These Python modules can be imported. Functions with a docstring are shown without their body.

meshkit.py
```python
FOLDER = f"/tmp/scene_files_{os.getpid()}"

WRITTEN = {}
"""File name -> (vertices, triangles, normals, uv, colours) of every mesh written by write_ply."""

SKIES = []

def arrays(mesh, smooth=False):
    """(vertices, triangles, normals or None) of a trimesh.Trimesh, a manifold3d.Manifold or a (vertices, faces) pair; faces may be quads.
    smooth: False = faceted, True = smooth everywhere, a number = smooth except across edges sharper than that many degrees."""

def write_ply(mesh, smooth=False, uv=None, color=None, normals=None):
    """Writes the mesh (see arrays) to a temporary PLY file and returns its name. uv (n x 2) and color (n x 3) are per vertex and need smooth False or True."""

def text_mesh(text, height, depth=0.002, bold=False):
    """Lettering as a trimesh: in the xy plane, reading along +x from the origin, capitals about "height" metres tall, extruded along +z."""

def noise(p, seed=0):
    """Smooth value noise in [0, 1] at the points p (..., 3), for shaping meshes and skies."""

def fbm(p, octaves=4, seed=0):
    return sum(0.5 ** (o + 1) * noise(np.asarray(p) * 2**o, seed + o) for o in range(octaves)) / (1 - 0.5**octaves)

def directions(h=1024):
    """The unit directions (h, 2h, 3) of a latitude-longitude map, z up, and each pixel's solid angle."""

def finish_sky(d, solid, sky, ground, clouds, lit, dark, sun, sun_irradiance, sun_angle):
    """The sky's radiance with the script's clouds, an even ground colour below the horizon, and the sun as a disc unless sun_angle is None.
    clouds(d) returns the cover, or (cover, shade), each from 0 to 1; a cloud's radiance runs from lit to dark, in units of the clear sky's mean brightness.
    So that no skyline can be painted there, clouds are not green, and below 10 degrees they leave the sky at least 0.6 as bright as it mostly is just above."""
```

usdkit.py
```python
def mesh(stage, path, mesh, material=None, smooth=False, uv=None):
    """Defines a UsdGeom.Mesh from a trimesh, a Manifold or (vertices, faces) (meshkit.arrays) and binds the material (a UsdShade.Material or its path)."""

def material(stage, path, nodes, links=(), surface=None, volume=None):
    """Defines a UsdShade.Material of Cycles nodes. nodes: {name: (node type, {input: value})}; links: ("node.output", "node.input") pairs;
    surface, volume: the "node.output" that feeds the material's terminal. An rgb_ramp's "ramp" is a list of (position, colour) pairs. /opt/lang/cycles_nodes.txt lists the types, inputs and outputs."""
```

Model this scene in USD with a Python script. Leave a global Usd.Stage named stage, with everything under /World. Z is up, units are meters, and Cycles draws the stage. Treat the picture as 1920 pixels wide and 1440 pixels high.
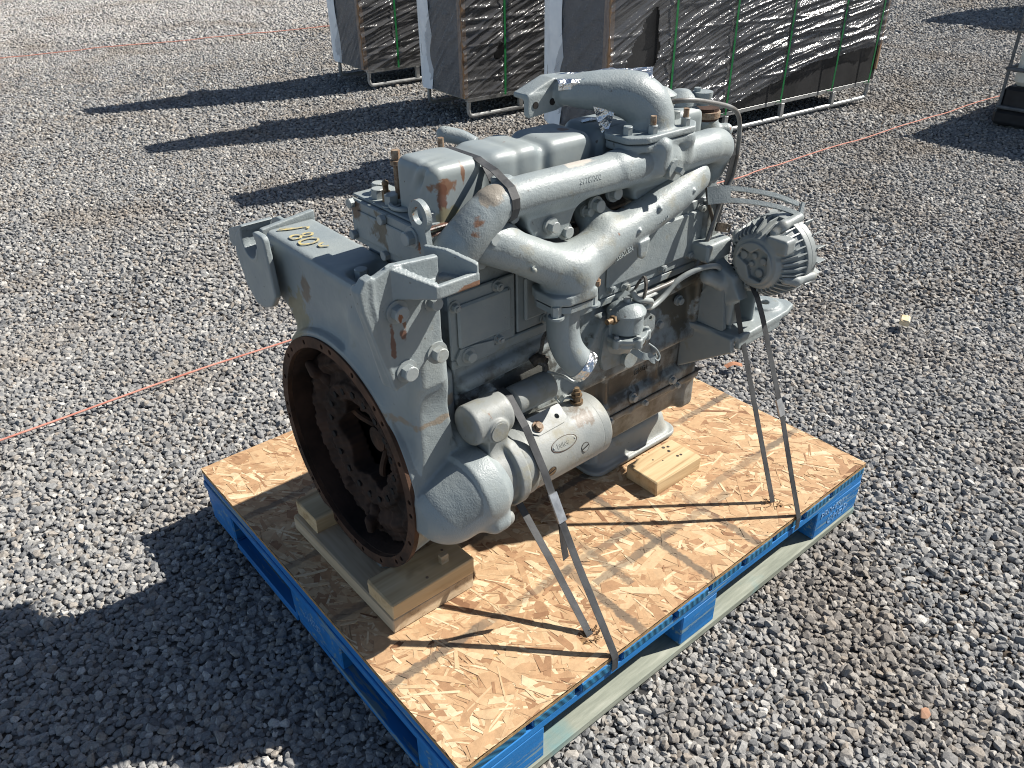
import math
import numpy as np
import trimesh
import manifold3d as m3
import shapely.geometry as sg
import usdkit
import meshkit
from pxr import Usd, UsdGeom, UsdLux, UsdShade, Gf, Sdf, Vt

stage = Usd.Stage.CreateInMemory()
UsdGeom.SetStageUpAxis(stage, UsdGeom.Tokens.z)
UsdGeom.SetStageMetersPerUnit(stage, 1.0)
world = UsdGeom.Xform.Define(stage, "/World")
stage.SetDefaultPrim(world.GetPrim())
UsdGeom.Scope.Define(stage, "/World/Looks")

# ------------------------------------------------------------------ camera
CAM_YAW, CAM_PITCH, CAM_ROLL = 0.87707, -0.55673, -0.01637
CAM_POS = np.array([-0.43170, -0.66118, 1.36752])
FOCAL_PX = 1540.92          # for a picture 1920 wide
EXPOSURE = 0.93
SUN_AZ, SUN_EL = math.radians(-22.0), math.radians(43.2)   # azimuth from +x towards +y
SUN_INTENSITY, SKY_STRENGTH = 1.25, 0.050

fw = np.array([math.cos(CAM_PITCH) * math.cos(CAM_YAW), math.cos(CAM_PITCH) * math.sin(CAM_YAW), math.sin(CAM_PITCH)])
rt0 = np.array([math.sin(CAM_YAW), -math.cos(CAM_YAW), 0.0])
up0 = np.cross(rt0, fw)
rt = rt0 * math.cos(CAM_ROLL) + up0 * math.sin(CAM_ROLL)
up = -rt0 * math.sin(CAM_ROLL) + up0 * math.cos(CAM_ROLL)
cam = UsdGeom.Camera.Define(stage, "/World/camera")
M = np.eye(4)
M[0, :3], M[1, :3], M[2, :3], M[3, :3] = rt, up, -fw, CAM_POS
cam.AddTransformOp().Set(Gf.Matrix4d(*M.ravel().tolist()))
cam.CreateHorizontalApertureAttr(36.0)
cam.CreateVerticalApertureAttr(27.0)
cam.CreateFocalLengthAttr(36.0 * FOCAL_PX / 1920.0)
cam.CreateClippingRangeAttr(Gf.Vec2f(0.05, 500.0))
cam.CreateExposureAttr(EXPOSURE)

# ------------------------------------------------------------------ light
to_sun = np.array([math.cos(SUN_AZ) * math.cos(SUN_EL), math.sin(SUN_AZ) * math.cos(SUN_EL), math.sin(SUN_EL)])
sky = UsdLux.DomeLight.Define(stage, "/World/sky")
sky.GetPrim().SetCustomDataByKey("label", "clear daylight sky")
sky.GetPrim().SetCustomDataByKey("kind", "structure")
sky_mat = usdkit.material(stage, "/World/Looks/sky_light", {
    "sky": ("sky_texture", {"sky_type": "single_scattering", "sun_disc": False, "sun_elevation": SUN_EL, "sun_rotation": math.atan2(to_sun[0], to_sun[1])}),
    "bg": ("background_shader", {"strength": SKY_STRENGTH})}, [("sky.color", "bg.color")], surface="bg.background")
UsdShade.MaterialBindingAPI.Apply(sky.GetPrim()).Bind(sky_mat)
sun = UsdLux.DistantLight.Define(stage, "/World/sun")
sun.CreateIntensityAttr(SUN_INTENSITY)
sun.CreateNormalizeAttr(True)
sun.CreateAngleAttr(0.53)
sun.CreateColorAttr(Gf.Vec3f(1.0, 0.955, 0.88))
zax = to_sun
xax = np.cross([0, 0, 1.0], zax); xax /= np.linalg.norm(xax)
yax = np.cross(zax, xax)
S = np.eye(4); S[0, :3], S[1, :3], S[2, :3] = xax, yax, zax
sun.AddTransformOp().Set(Gf.Matrix4d(*S.ravel().tolist()))

# ------------------------------------------------------------------ scene tree helpers
def numbered(parent, name):
    p, k = f"{parent}/{name}", 0
    while stage.GetPrimAtPath(p):
        k += 1
        p = f"{parent}/{name}_{k:03d}"
    return p

def path_of(parent):
    return "/World" if parent is None else (str(parent.GetPath()) if hasattr(parent, "GetPath") else str(parent))

def tag(prim, label=None, cat=None, group=None, kind=None):
    for k, v in (("label", label), ("category", cat), ("group", group), ("kind", kind)):
        if v:
            prim.SetCustomDataByKey(k, v)
    return prim

def thing(name, label, cat, loc=(0, 0, 0), rz=0.0, group=None):
    x = UsdGeom.Xform.Define(stage, numbered("/World", name))
    x.AddTranslateOp().Set(Gf.Vec3d(*map(float, loc)))
    if rz:
        x.AddRotateZOp().Set(math.degrees(rz))
    return tag(x.GetPrim(), label, cat, group)

def obj(name, mesh, mat, parent=None, smooth=False, label=None, cat=None, group=None, kind=None):
    """One Mesh prim."""
    p = usdkit.mesh(stage, numbered(path_of(parent), name), mesh, mat, smooth=smooth).GetPrim()
    return tag(p, label, cat, group, kind)

# ------------------------------------------------------------------ shapes
cat_mesh = trimesh.util.concatenate

def xform(m, R=None, t=None):
    T = np.eye(4)
    if R is not None: T[:3, :3] = R
    if t is not None: T[:3, 3] = t
    m = m.copy(); m.apply_transform(T)
    return m

def rotz(a):
    c, s = math.cos(a), math.sin(a)
    return np.array([[c, -s, 0], [s, c, 0], [0, 0, 1.0]])

def frame(axis, hint=(0, 0, 1.0)):
    """Rotation whose z column is the axis."""
    z = np.asarray(axis, float); z = z / np.linalg.norm(z)
    h = np.asarray(hint, float)
    if abs(h @ z) > 0.95: h = np.array([1.0, 0, 0]) if abs(z[0]) < 0.9 else np.array([0, 1.0, 0])
    x = np.cross(h, z); x /= np.linalg.norm(x)
    return np.stack([x, np.cross(z, x), z], 1)

def bbox(lo, hi, r=0.0, jit=0.0, seed=0):
    """Box between two corners; r chamfers its edges."""
    lo, hi = np.minimum(lo, hi).astype(float), np.maximum(lo, hi).astype(float)
    if r <= 0:
        m = trimesh.creation.box(hi - lo); m.apply_translation((lo + hi) / 2)
    else:
        pts = []
        for s in np.ndindex(2, 2, 2):
            c = np.where(np.array(s) == 1, hi, lo); d = np.where(np.array(s) == 1, -1.0, 1.0)
            for ax in range(3):
                o = np.full(3, r); o[ax] = 0
                pts.append(c + d * o)
        m = trimesh.convex.convex_hull(np.array(pts))
    if jit:
        g = np.random.default_rng(seed); m.vertices = m.vertices + g.normal(0, jit, m.vertices.shape)
    return m

def cylm(a, b, r, n=24, r2=None):
    """Cylinder or frustum from a to b."""
    a, b = np.asarray(a, float), np.asarray(b, float)
    R = frame(b - a); L = np.linalg.norm(b - a); r2 = r if r2 is None else r2
    t = np.arange(n) * 2 * np.pi / n
    c = np.stack([np.cos(t), np.sin(t)], 1)
    v = np.vstack([np.c_[c * r, np.zeros(n)], np.c_[c * r2, np.full(n, L)], [[0, 0, 0], [0, 0, L]]])
    i = np.arange(n); j = (i + 1) % n
    f = np.vstack([np.c_[i, j, j + n], np.c_[i, j + n, i + n], np.c_[j, i, np.full(n, 2 * n)], np.c_[i + n, j + n, np.full(n, 2 * n + 1)]])
    return trimesh.Trimesh(v @ R.T + a, f, process=False)

def lathe(prof, a, axis, n=40, caps=True):
    """prof: (radius, height) pairs from bottom to top, closed at both ends, about the axis through a."""
    prof = np.array(prof, float); R = frame(axis); t = np.arange(n) * 2 * np.pi / n; k = len(prof)
    v = np.concatenate([np.stack([p[0] * np.cos(t), p[0] * np.sin(t), np.full(n, p[1])], 1) for p in prof])
    v = np.vstack([v, [[0, 0, prof[0, 1]], [0, 0, prof[-1, 1]]]])
    i = np.arange(n); j = (i + 1) % n; f = []
    for q in range(k - 1):
        f += [np.c_[i + q * n, j + q * n, j + (q + 1) * n], np.c_[i + q * n, j + (q + 1) * n, i + (q + 1) * n]]
    if caps: f += [np.c_[j, i, np.full(n, k * n)], np.c_[i + (k - 1) * n, j + (k - 1) * n, np.full(n, k * n + 1)]]
    return trimesh.Trimesh(v @ R.T + np.asarray(a, float), np.vstack(f), process=False)

def spline(pts, n=8):
    """Catmull-Rom through the points."""
    p = np.asarray(pts, float)
    q = np.vstack([2 * p[0] - p[1], p, 2 * p[-1] - p[-2]])
    out = []
    for i in range(1, len(q) - 2):
        t = np.linspace(0, 1, n, endpoint=False)[:, None]
        out.append(0.5 * (2 * q[i] + (q[i + 1] - q[i - 1]) * t + (2 * q[i - 1] - 5 * q[i] + 4 * q[i + 1] - q[i + 2]) * t**2 + (3 * q[i] - q[i - 1] - 3 * q[i + 1] + q[i + 2]) * t**3))
    return np.vstack(out + [p[-1:]])

def tube(pts, r, n=10, smooth=8):
    p = spline(pts, smooth) if smooth else np.asarray(pts, float)
    t = np.gradient(p, axis=0); t /= np.linalg.norm(t, axis=1, keepdims=True)
    a = frame(t[0])[:, 0]; A = []
    for k in range(len(p)):
        a = a - t[k] * (a @ t[k]); a /= np.linalg.norm(a); A.append(a)
    A = np.array(A); B = np.cross(t, A)
    ang = np.arange(n) * 2 * np.pi / n
    r = np.broadcast_to(r, (len(p),))
    v = (p[:, None] + r[:, None, None] * (np.cos(ang)[None, :, None] * A[:, None] + np.sin(ang)[None, :, None] * B[:, None])).reshape(-1, 3)
    K = len(p); i = np.arange(n); j = (i + 1) % n; f = []
    for q in range(K - 1):
        f += [np.c_[i + q * n, j + q * n, j + (q + 1) * n], np.c_[i + q * n, j + (q + 1) * n, i + (q + 1) * n]]
    v = np.vstack([v, p[:1], p[-1:]])
    f += [np.c_[j, i, np.full(n, K * n)], np.c_[i + (K - 1) * n, j + (K - 1) * n, np.full(n, K * n + 1)]]
    return trimesh.Trimesh(v, np.vstack(f), process=False)

def ribbon(pts, side, w, th, smooth=6):
    """A flat band along pts: width w in the direction side, thickness th."""
    p = spline(pts, smooth) if smooth else np.asarray(pts, float)
    t = np.gradient(p, axis=0); t /= np.linalg.norm(t, axis=1, keepdims=True)
    s = np.broadcast_to(np.asarray(side, float), p.shape); s = s - t * (s * t).sum(1, keepdims=True); s /= np.linalg.norm(s, axis=1, keepdims=True)
    n = np.cross(t, s)
    c = [p + s * w / 2 + n * th / 2, p - s * w / 2 + n * th / 2, p - s * w / 2 - n * th / 2, p + s * w / 2 - n * th / 2]
    v = np.stack(c, 1).reshape(-1, 3); K = len(p); f = []
    for q in range(K - 1):
        for e in range(4):
            a, b = q * 4 + e, q * 4 + (e + 1) % 4
            f += [[a, b, b + 4], [a, b + 4, a + 4]]
    f += [[0, 2, 1], [0, 3, 2]]; e = (K - 1) * 4; f += [[e, e + 1, e + 2], [e, e + 2, e + 3]]
    m = trimesh.Trimesh(v, f, process=False)
    return m

def prism(poly, h, R=np.eye(3), t=(0, 0, 0), holes=()):
    """Polygon in the local xy plane, extruded along local z by h, then placed."""
    g = sg.Polygon(poly)
    for x, y, r in holes: g = g.difference(sg.Point(x, y).buffer(r, 12))
    m = trimesh.creation.extrude_polygon(g, h, engine="earcut")
    return xform(m, R, t)

XZ = np.array([[1.0, 0, 0], [0, 0, -1.0], [0, 1.0, 0]])     # local (x, y) -> world (x, z), extruded towards -y
YZ = np.array([[0, 0, 1.0], [1.0, 0, 0], [0, 1.0, 0]])      # local (x, y) -> world (y, z), extruded towards +x
def rounded(poly, r):
    return np.array(sg.Polygon(poly).buffer(-r).buffer(r, 6).exterior.coords)[:-1]

# ---- distance fields: castings with fillets
def sd_box(P, c, h, r=0.004):
    q = [np.abs(P[i] - c[i]) - h[i] + r for i in range(3)]
    o = np.sqrt(sum(np.maximum(k, 0) ** 2 for k in q))
    return o + np.minimum(np.maximum(np.maximum(q[0], q[1]), q[2]), 0) - r

def sd_bb(P, lo, hi, r=0.004):
    lo, hi = np.array(lo, float), np.array(hi, float)
    return sd_box(P, (lo + hi) / 2, (hi - lo) / 2, r)

def sd_cap(P, a, b, ra, rb=None):
    a, b = np.array(a, float), np.array(b, float); d = b - a; rb = ra if rb is None else rb
    t = np.clip(sum((P[i] - a[i]) * d[i] for i in range(3)) / (d @ d), 0, 1)
    return np.sqrt(sum((P[i] - a[i] - t * d[i]) ** 2 for i in range(3))) - (ra + (rb - ra) * t)

def sd_cyl(P, a, b, r, rd=0.003):
    a, b = np.array(a, float), np.array(b, float); L = np.linalg.norm(b - a); d = (b - a) / L
    t = sum((P[i] - a[i]) * d[i] for i in range(3))
    rr = np.sqrt(np.maximum(sum((P[i] - a[i]) ** 2 for i in range(3)) - t * t, 0))
    u, v = rr - r + rd, np.abs(t - L / 2) - L / 2 + rd
    return np.sqrt(np.maximum(u, 0) ** 2 + np.maximum(v, 0) ** 2) + np.minimum(np.maximum(u, v), 0) - rd

def sd_path(P, pts, r):
    r = np.broadcast_to(r, (len(pts),)); out = None
    for k in range(len(pts) - 1):
        d = sd_cap(P, pts[k], pts[k + 1], r[k], r[k + 1]); out = d if out is None else np.minimum(out, d)
    return out

def sd_poly2(u, v, pts):
    pts = np.array(pts, float); d = np.full(np.broadcast(u, v).shape, 1e9, np.float32); s = np.ones(d.shape, np.float32)
    for i in range(len(pts)):
        a, b = pts[i], pts[i - 1]; e = b - a
        wx, wy = u - a[0], v - a[1]
        t = np.clip((wx * e[0] + wy * e[1]) / (e @ e), 0, 1)
        d = np.minimum(d, (wx - e[0] * t) ** 2 + (wy - e[1] * t) ** 2)
        c1, c2, c3 = v >= a[1], v < b[1], e[0] * wy > e[1] * wx
        s = np.where((c1 & c2 & c3) | (~c1 & ~c2 & ~c3), -s, s)
    return s * np.sqrt(d)

def sd_ext(P, ax, pts, lo, hi, rd=0.002):
    """Polygon in the two other axes (in order) extruded along axis ax."""
    o = [i for i in range(3) if i != ax]
    d2, w = sd_poly2(P[o[0]], P[o[1]], pts) + rd, np.abs(P[ax] - (lo + hi) / 2) - (hi - lo) / 2 + rd
    return np.sqrt(np.maximum(d2, 0) ** 2 + np.maximum(w, 0) ** 2) + np.minimum(np.maximum(d2, w), 0) - rd

def smin(a, b, k):
    h = np.clip(0.5 + 0.5 * (b - a) / k, 0, 1)
    return b + (a - b) * h - k * h * (1 - h)

def smax(a, b, k): return -smin(-a, -b, k)

def cast(f, lo, hi, h, project=2):
    """Mesh of f(P) < 0 by surface nets."""
    lo, hi = np.array(lo, float), np.array(hi, float)
    n = np.ceil((hi - lo) / h).astype(int) + 1
    ax = [(lo[i] + h * np.arange(n[i])).astype(np.float32) for i in range(3)]
    G = np.meshgrid(*ax, indexing="ij")
    V = f(G).astype(np.float32); ins = V < 0
    c = sum(ins[a:n[0] - 1 + a, b:n[1] - 1 + b, d:n[2] - 1 + d].astype(np.int8) for a, b, d in np.ndindex(2, 2, 2))
    act = (c > 0) & (c < 8); I = np.argwhere(act); idx = np.full(act.shape, -1, np.int64); idx[act] = np.arange(len(I))
    acc = np.zeros((len(I), 3)); cnt = np.zeros(len(I))
    corner = lambda o: V[I[:, 0] + o[0], I[:, 1] + o[1], I[:, 2] + o[2]]
    for e in range(3):
        for a, b in np.ndindex(2, 2):
            o = [a, b]; o.insert(e, 0); q = list(o); q[e] = 1
            v0, v1 = corner(o), corner(q); m = (v0 < 0) != (v1 < 0)
            t = np.where(m, v0 / np.where(m, v0 - v1, 1), 0)
            p = np.repeat(np.array([o], float), len(I), 0); p[:, e] += t
            acc[m] += p[m]; cnt[m] += 1
    v = lo + h * (I + acc / cnt[:, None]); F = []
    for e in range(3):
        u, w = [k for k in range(3) if k != e]
        s0 = [slice(1, -1)] * 3; s0[e] = slice(0, -1); s1 = list(s0); s1[e] = slice(1, None)
        A, B = ins[tuple(s0)], ins[tuple(s1)]
        E = np.argwhere(A != B); fl = A[tuple(E.T)]
        off = np.ones(3, int); off[e] = 0; E = E + off
        def cell(du, dw):
            q = E.copy(); q[:, u] += du; q[:, w] += dw; return idx[tuple(q.T)]
        q = np.stack([cell(-1, -1), cell(0, -1), cell(0, 0), cell(-1, 0)], 1)
        if e == 1: fl = ~fl
        q = np.where(fl[:, None], q, q[:, ::-1]); F.append(q)
    F = np.vstack(F)
    for _ in range(project):
        P = [v[:, i] for i in range(3)]; d = f(P); g = []
        for i in range(3):
            Q = list(P); Q[i] = P[i] + 4e-4; R_ = list(P); R_[i] = P[i] - 4e-4
            g.append((f(Q) - f(R_)) / 8e-4)
        g = np.stack(g, 1); L = np.maximum(np.linalg.norm(g, axis=1, keepdims=True), 0.3)
        v = v - np.clip(d, -h * 0.6, h * 0.6)[:, None] * g / L**2
    return trimesh.Trimesh(v, np.vstack([F[:, [0, 1, 2]], F[:, [0, 2, 3]]]), process=False)

# ------------------------------------------------------------------ materials
LK = "/World/Looks/"
def mat(name, nodes, links, surf="p.BSDF"):
    return usdkit.material(stage, LK + name, nodes, links, surface=surf)

def noise_mat(name, c0, c1, scale=8.0, rough=0.6, bump=0.0, bscale=80.0, spec=0.4, metal=0.0, stretch=None, detail=4.0, dist=0.002, lo=0.35, hi=0.65):
    """Two tones mixed by noise, with fine relief."""
    n = {"tc": ("texture_coordinate", {}), "mp": ("mapping", {"scale": stretch or (1, 1, 1)}),
         "n": ("noise_texture", {"scale": scale, "detail": detail, "roughness": 0.6}), "r": ("rgb_ramp", {"ramp": [(lo, c0), (hi, c1)]}),
         "nb": ("noise_texture", {"scale": bscale, "detail": 4.0, "roughness": 0.6}), "b": ("bump", {"strength": bump, "distance": dist}),
         "p": ("principled_bsdf", {"roughness": rough, "specular_ior_level": spec, "metallic": metal})}
    l = [("tc.object", "mp.vector"), ("mp.vector", "n.vector"), ("mp.vector", "nb.vector"), ("n.fac", "r.fac"), ("r.color", "p.base_color")]
    if bump: l += [("nb.fac", "b.height"), ("b.normal", "p.normal")]
    return mat(name, n, l)

def paint(name, base=(0.222, 0.251, 0.256), rust=0.695, dirt=0.54, rough=0.43, cast_bump=0.5, spots=(), dirt_col=(0.20, 0.185, 0.13), low=None):
    """Old grey engine enamel: tone variation, grime, chips of rust, cast relief. spots: (centre, radius, colour) of single stains, some also painting in recess shade. low: height below which grime gathers (oil and road dirt)."""
    b = np.array(base)
    n = {"tc": ("texture_coordinate", {}),
         "n1": ("noise_texture", {"scale": 9.0, "detail": 5.0, "roughness": 0.6}), "r1": ("rgb_ramp", {"ramp": [(0.28, tuple(b * [0.80, 0.84, 0.88])), (0.52, tuple(b)), (0.74, tuple(b * [1.16, 1.13, 1.07]))]}),
         "n2": ("noise_texture", {"scale": 21.0, "detail": 7.0, "roughness": 0.68}), "r2": ("rgb_ramp", {"ramp": [(dirt, (0, 0, 0)), (dirt + 0.16, (0.75, 0.75, 0.75))]}),
         "m2": ("mix", {"color2": dirt_col}),
         "n3": ("noise_texture", {"scale": 27.0, "detail": 8.0, "roughness": 0.6, "distortion": 0.4}), "r3": ("rgb_ramp", {"ramp": [(rust, (0, 0, 0)), (rust + 0.02, (1, 1, 1))]}),
         "n3b": ("noise_texture", {"scale": 130.0, "detail": 4.0}), "r3b": ("rgb_ramp", {"ramp": [(0.35, (0.10, 0.035, 0.016)), (0.65, (0.23, 0.085, 0.032))]}),
         "m3": ("mix", {}),
         "n4": ("noise_texture", {"scale": 85.0, "detail": 5.0, "roughness": 0.55}), "r4": ("rgb_ramp", {"ramp": [(0.695, (0, 0, 0)), (0.73, (0.85, 0.85, 0.85))]}), "m4": ("mix", {"color2": (0.055, 0.045, 0.036)}),
         "nb": ("noise_texture", {"scale": 330.0, "detail": 3.0, "roughness": 0.55}), "nb2": ("noise_texture", {"scale": 60.0, "detail": 3.0}),
         "add": ("math", {"math_type": "add"}), "sc": ("math", {"math_type": "multiply", "value2": 1.6}),
         "b": ("bump", {"strength": cast_bump, "distance": 0.0012}),
         "rr": ("map_range", {"from_min": 0.3, "from_max": 0.7, "to_min": rough - 0.08, "to_max": rough + 0.14}),
         "p": ("principled_bsdf", {"specular_ior_level": 0.45})}
    l = [("tc.object", f"{k}.vector") for k in ("n1", "n2", "n3", "n3b", "n4", "nb", "nb2")]
    l += [("n1.fac", "r1.fac"), ("r1.color", "m2.color1"), ("n2.fac", "r2.fac"), ("r2.color", "m2.fac"), ("m2.color", "m3.color1"),
          ("n3b.fac", "r3b.fac"), ("r3b.color", "m3.color2"), ("n3.fac", "r3.fac"), ("r3.color", "m3.fac"), ("n4.fac", "r4.fac"), ("r4.color", "m4.fac"), ("m3.color", "m4.color1"),
          ("nb2.fac", "sc.value1"), ("nb.fac", "add.value1"), ("sc.value", "add.value2"), ("add.value", "b.height"), ("b.normal", "p.normal"), ("n2.fac", "rr.value"), ("rr.result", "p.roughness")]
    last = "m4.color"
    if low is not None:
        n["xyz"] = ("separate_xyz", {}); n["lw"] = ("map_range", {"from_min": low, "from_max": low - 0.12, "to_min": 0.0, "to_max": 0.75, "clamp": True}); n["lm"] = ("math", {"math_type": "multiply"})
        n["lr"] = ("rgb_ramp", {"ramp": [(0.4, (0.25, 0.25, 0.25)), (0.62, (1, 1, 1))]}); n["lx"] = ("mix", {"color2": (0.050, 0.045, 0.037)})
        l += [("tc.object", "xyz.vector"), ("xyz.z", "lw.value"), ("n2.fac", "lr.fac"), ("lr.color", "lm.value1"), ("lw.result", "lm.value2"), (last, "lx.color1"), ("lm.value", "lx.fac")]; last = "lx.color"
    for k, (c, r, col) in enumerate(spots):
        n[f"vs{k}"] = ("vector_math", {"math_type": "subtract", "vector2": c}); n[f"vd{k}"] = ("vector_math", {"math_type": "divide", "vector2": r if np.ndim(r) else (r, r, r)})
        n[f"vl{k}"] = ("vector_math", {"math_type": "length"}); n[f"vn{k}"] = ("math", {"math_type": "multiply_add", "value2": 3.4, "value3": -1.7})
        n[f"va{k}"] = ("math", {"math_type": "add"}); n[f"vr{k}"] = ("map_range", {"from_min": 0.95, "from_max": 0.70, "to_min": 0.0, "to_max": 0.92, "clamp": True}); n[f"vm{k}"] = ("mix", {"color2": col})
        l += [("tc.object", f"vs{k}.vector1"), (f"vs{k}.vector", f"vd{k}.vector1"), (f"vd{k}.vector", f"vl{k}.vector1"), ("n3.fac", f"vn{k}.value1"), (f"vl{k}.value", f"va{k}.value1"), (f"vn{k}.value", f"va{k}.value2"), (f"va{k}.value", f"vr{k}.value"), (f"vr{k}.result", f"vm{k}.fac"), (last, f"vm{k}.color1")]
        last = f"vm{k}.color"
    l.append((last, "p.base_color"))
    return mat(name, n, l)

RUST, RUST2, OLIVE, DIRT = (0.11, 0.047, 0.028), (0.165, 0.080, 0.042), (0.19, 0.178, 0.115), (0.13, 0.105, 0.08)
M_paint = paint("grey_enamel")
M_paint_clean = paint("grey_enamel_clean", rust=0.78, dirt=0.62)
M_rocker = paint("rocker_enamel", rust=0.72, dirt=0.66, rough=0.42, cast_bump=0.10, spots=[((0.270, 0.340, 0.966), (0.020, 0.022, 0.014), RUST2), ((0.262, 0.335, 0.945), (0.009, 0.012, 0.030), RUST), ((0.268, 0.33, 0.915), (0.03, 0.02, 0.02), OLIVE), ((0.302, 0.332, 0.978), (0.004, 0.012, 0.020), RUST2), ((0.555, 0.375, 0.99), (0.012, 0.012, 0.02), RUST2)])
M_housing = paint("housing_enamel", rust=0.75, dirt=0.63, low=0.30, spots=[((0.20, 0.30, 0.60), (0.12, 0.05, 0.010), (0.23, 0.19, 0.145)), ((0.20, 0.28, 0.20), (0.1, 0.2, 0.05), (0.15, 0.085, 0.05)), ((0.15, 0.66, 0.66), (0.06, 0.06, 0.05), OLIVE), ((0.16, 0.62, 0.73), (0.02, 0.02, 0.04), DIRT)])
M_rail = paint("rail_enamel", rust=0.76, dirt=0.64, spots=[((0.275, 0.27, 0.925), (0.018, 0.022, 0.016), RUST2), ((0.30, 0.28, 0.965), (0.05, 0.03, 0.018), (0.24, 0.21, 0.17)), ((0.50, 0.28, 0.972), (0.03, 0.02, 0.01), (0.46, 0.42, 0.37))])
M_starter = paint("starter_enamel", base=(0.225, 0.235, 0.226), rust=0.69, dirt=0.52, cast_bump=0.3, rough=0.5, spots=[((0.345, 0.24, 0.41), (0.006, 0.05, 0.07), RUST), ((0.47, 0.22, 0.51), (0.03, 0.03, 0.03), DIRT), ((0.29, 0.27, 0.585), (0.03, 0.03, 0.014), OLIVE)])
M_bracket = paint("bracket_enamel", rust=0.71, dirt=0.64, spots=[((0.10, 0.245, 0.80), (0.005, 0.02, 0.032), RUST), ((0.118, 0.245, 0.802), (0.008, 0.02, 0.012), RUST), ((0.212, 0.20, 0.864), (0.03, 0.02, 0.006), RUST2), ((0.122, 0.245, 0.825), (0.004, 0.02, 0.02), RUST2)])
M_head = paint("head_enamel", rust=0.72, dirt=0.56, spots=[((0.21, 0.45, 0.875), (0.03, 0.03, 0.03), (0.10, 0.085, 0.06)), ((0.21, 0.52, 0.895), (0.03, 0.02, 0.02), (0.09, 0.05, 0.03)), ((0.24, 0.335, 0.915), (0.05, 0.03, 0.02), RUST), ((0.58, 0.318, 0.87), (0.36, 0.014, 0.06), (0.030, 0.028, 0.025))])  # widest spot: soot, and painted shade of the recess between the manifolds
M_block = paint("block_enamel", rust=0.72, dirt=0.47, dirt_col=(0.085, 0.078, 0.062), low=0.58, cast_bump=0.5, spots=[((0.40, 0.32, 0.56), (0.16, 0.05, 0.05), (0.045, 0.045, 0.04)), ((0.62, 0.33, 0.43), (0.22, 0.05, 0.05), (0.045, 0.041, 0.034)), ((0.85, 0.32, 0.60), (0.07, 0.05, 0.09), (0.07, 0.062, 0.045))])  # dark dirt tone and spots: oil stains plus painted shade of the recesses
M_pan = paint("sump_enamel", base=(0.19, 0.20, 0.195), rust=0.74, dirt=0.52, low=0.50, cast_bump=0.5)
M_foot = paint("sump_foot_enamel", base=(0.235, 0.25, 0.242), rust=0.76, dirt=0.60, cast_bump=0.55)
M_eye = paint("eye_enamel", rust=0.58, dirt=0.55)
M_alt = paint("alternator_enamel", base=(0.215, 0.235, 0.235), rust=0.80, dirt=0.60, cast_bump=0.2)
M_mount = paint("mount_enamel", rust=0.72, dirt=0.60)
M_bolt = paint("bolt_enamel", base=(0.27, 0.295, 0.295), rust=0.66, dirt=0.55, rough=0.38, cast_bump=0.2)
M_boltrust = noise_mat("rusty_bolt", (0.14, 0.075, 0.04), (0.27, 0.21, 0.15), scale=150, rough=0.7, bump=0.5, bscale=300)
M_rust = noise_mat("rusty_iron", (0.028, 0.018, 0.013), (0.105, 0.055, 0.034), scale=14, rough=0.85, bump=0.6, bscale=160, spec=0.25, detail=8)
M_rust_dark = noise_mat("dark_rusty_iron", (0.017, 0.012, 0.010), (0.062, 0.036, 0.026), scale=11, rough=0.88, bump=0.7, bscale=120, spec=0.2, detail=8)
M_black = noise_mat("black_inside", (0.004, 0.004, 0.004), (0.012, 0.010, 0.009), rough=0.9)
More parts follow.
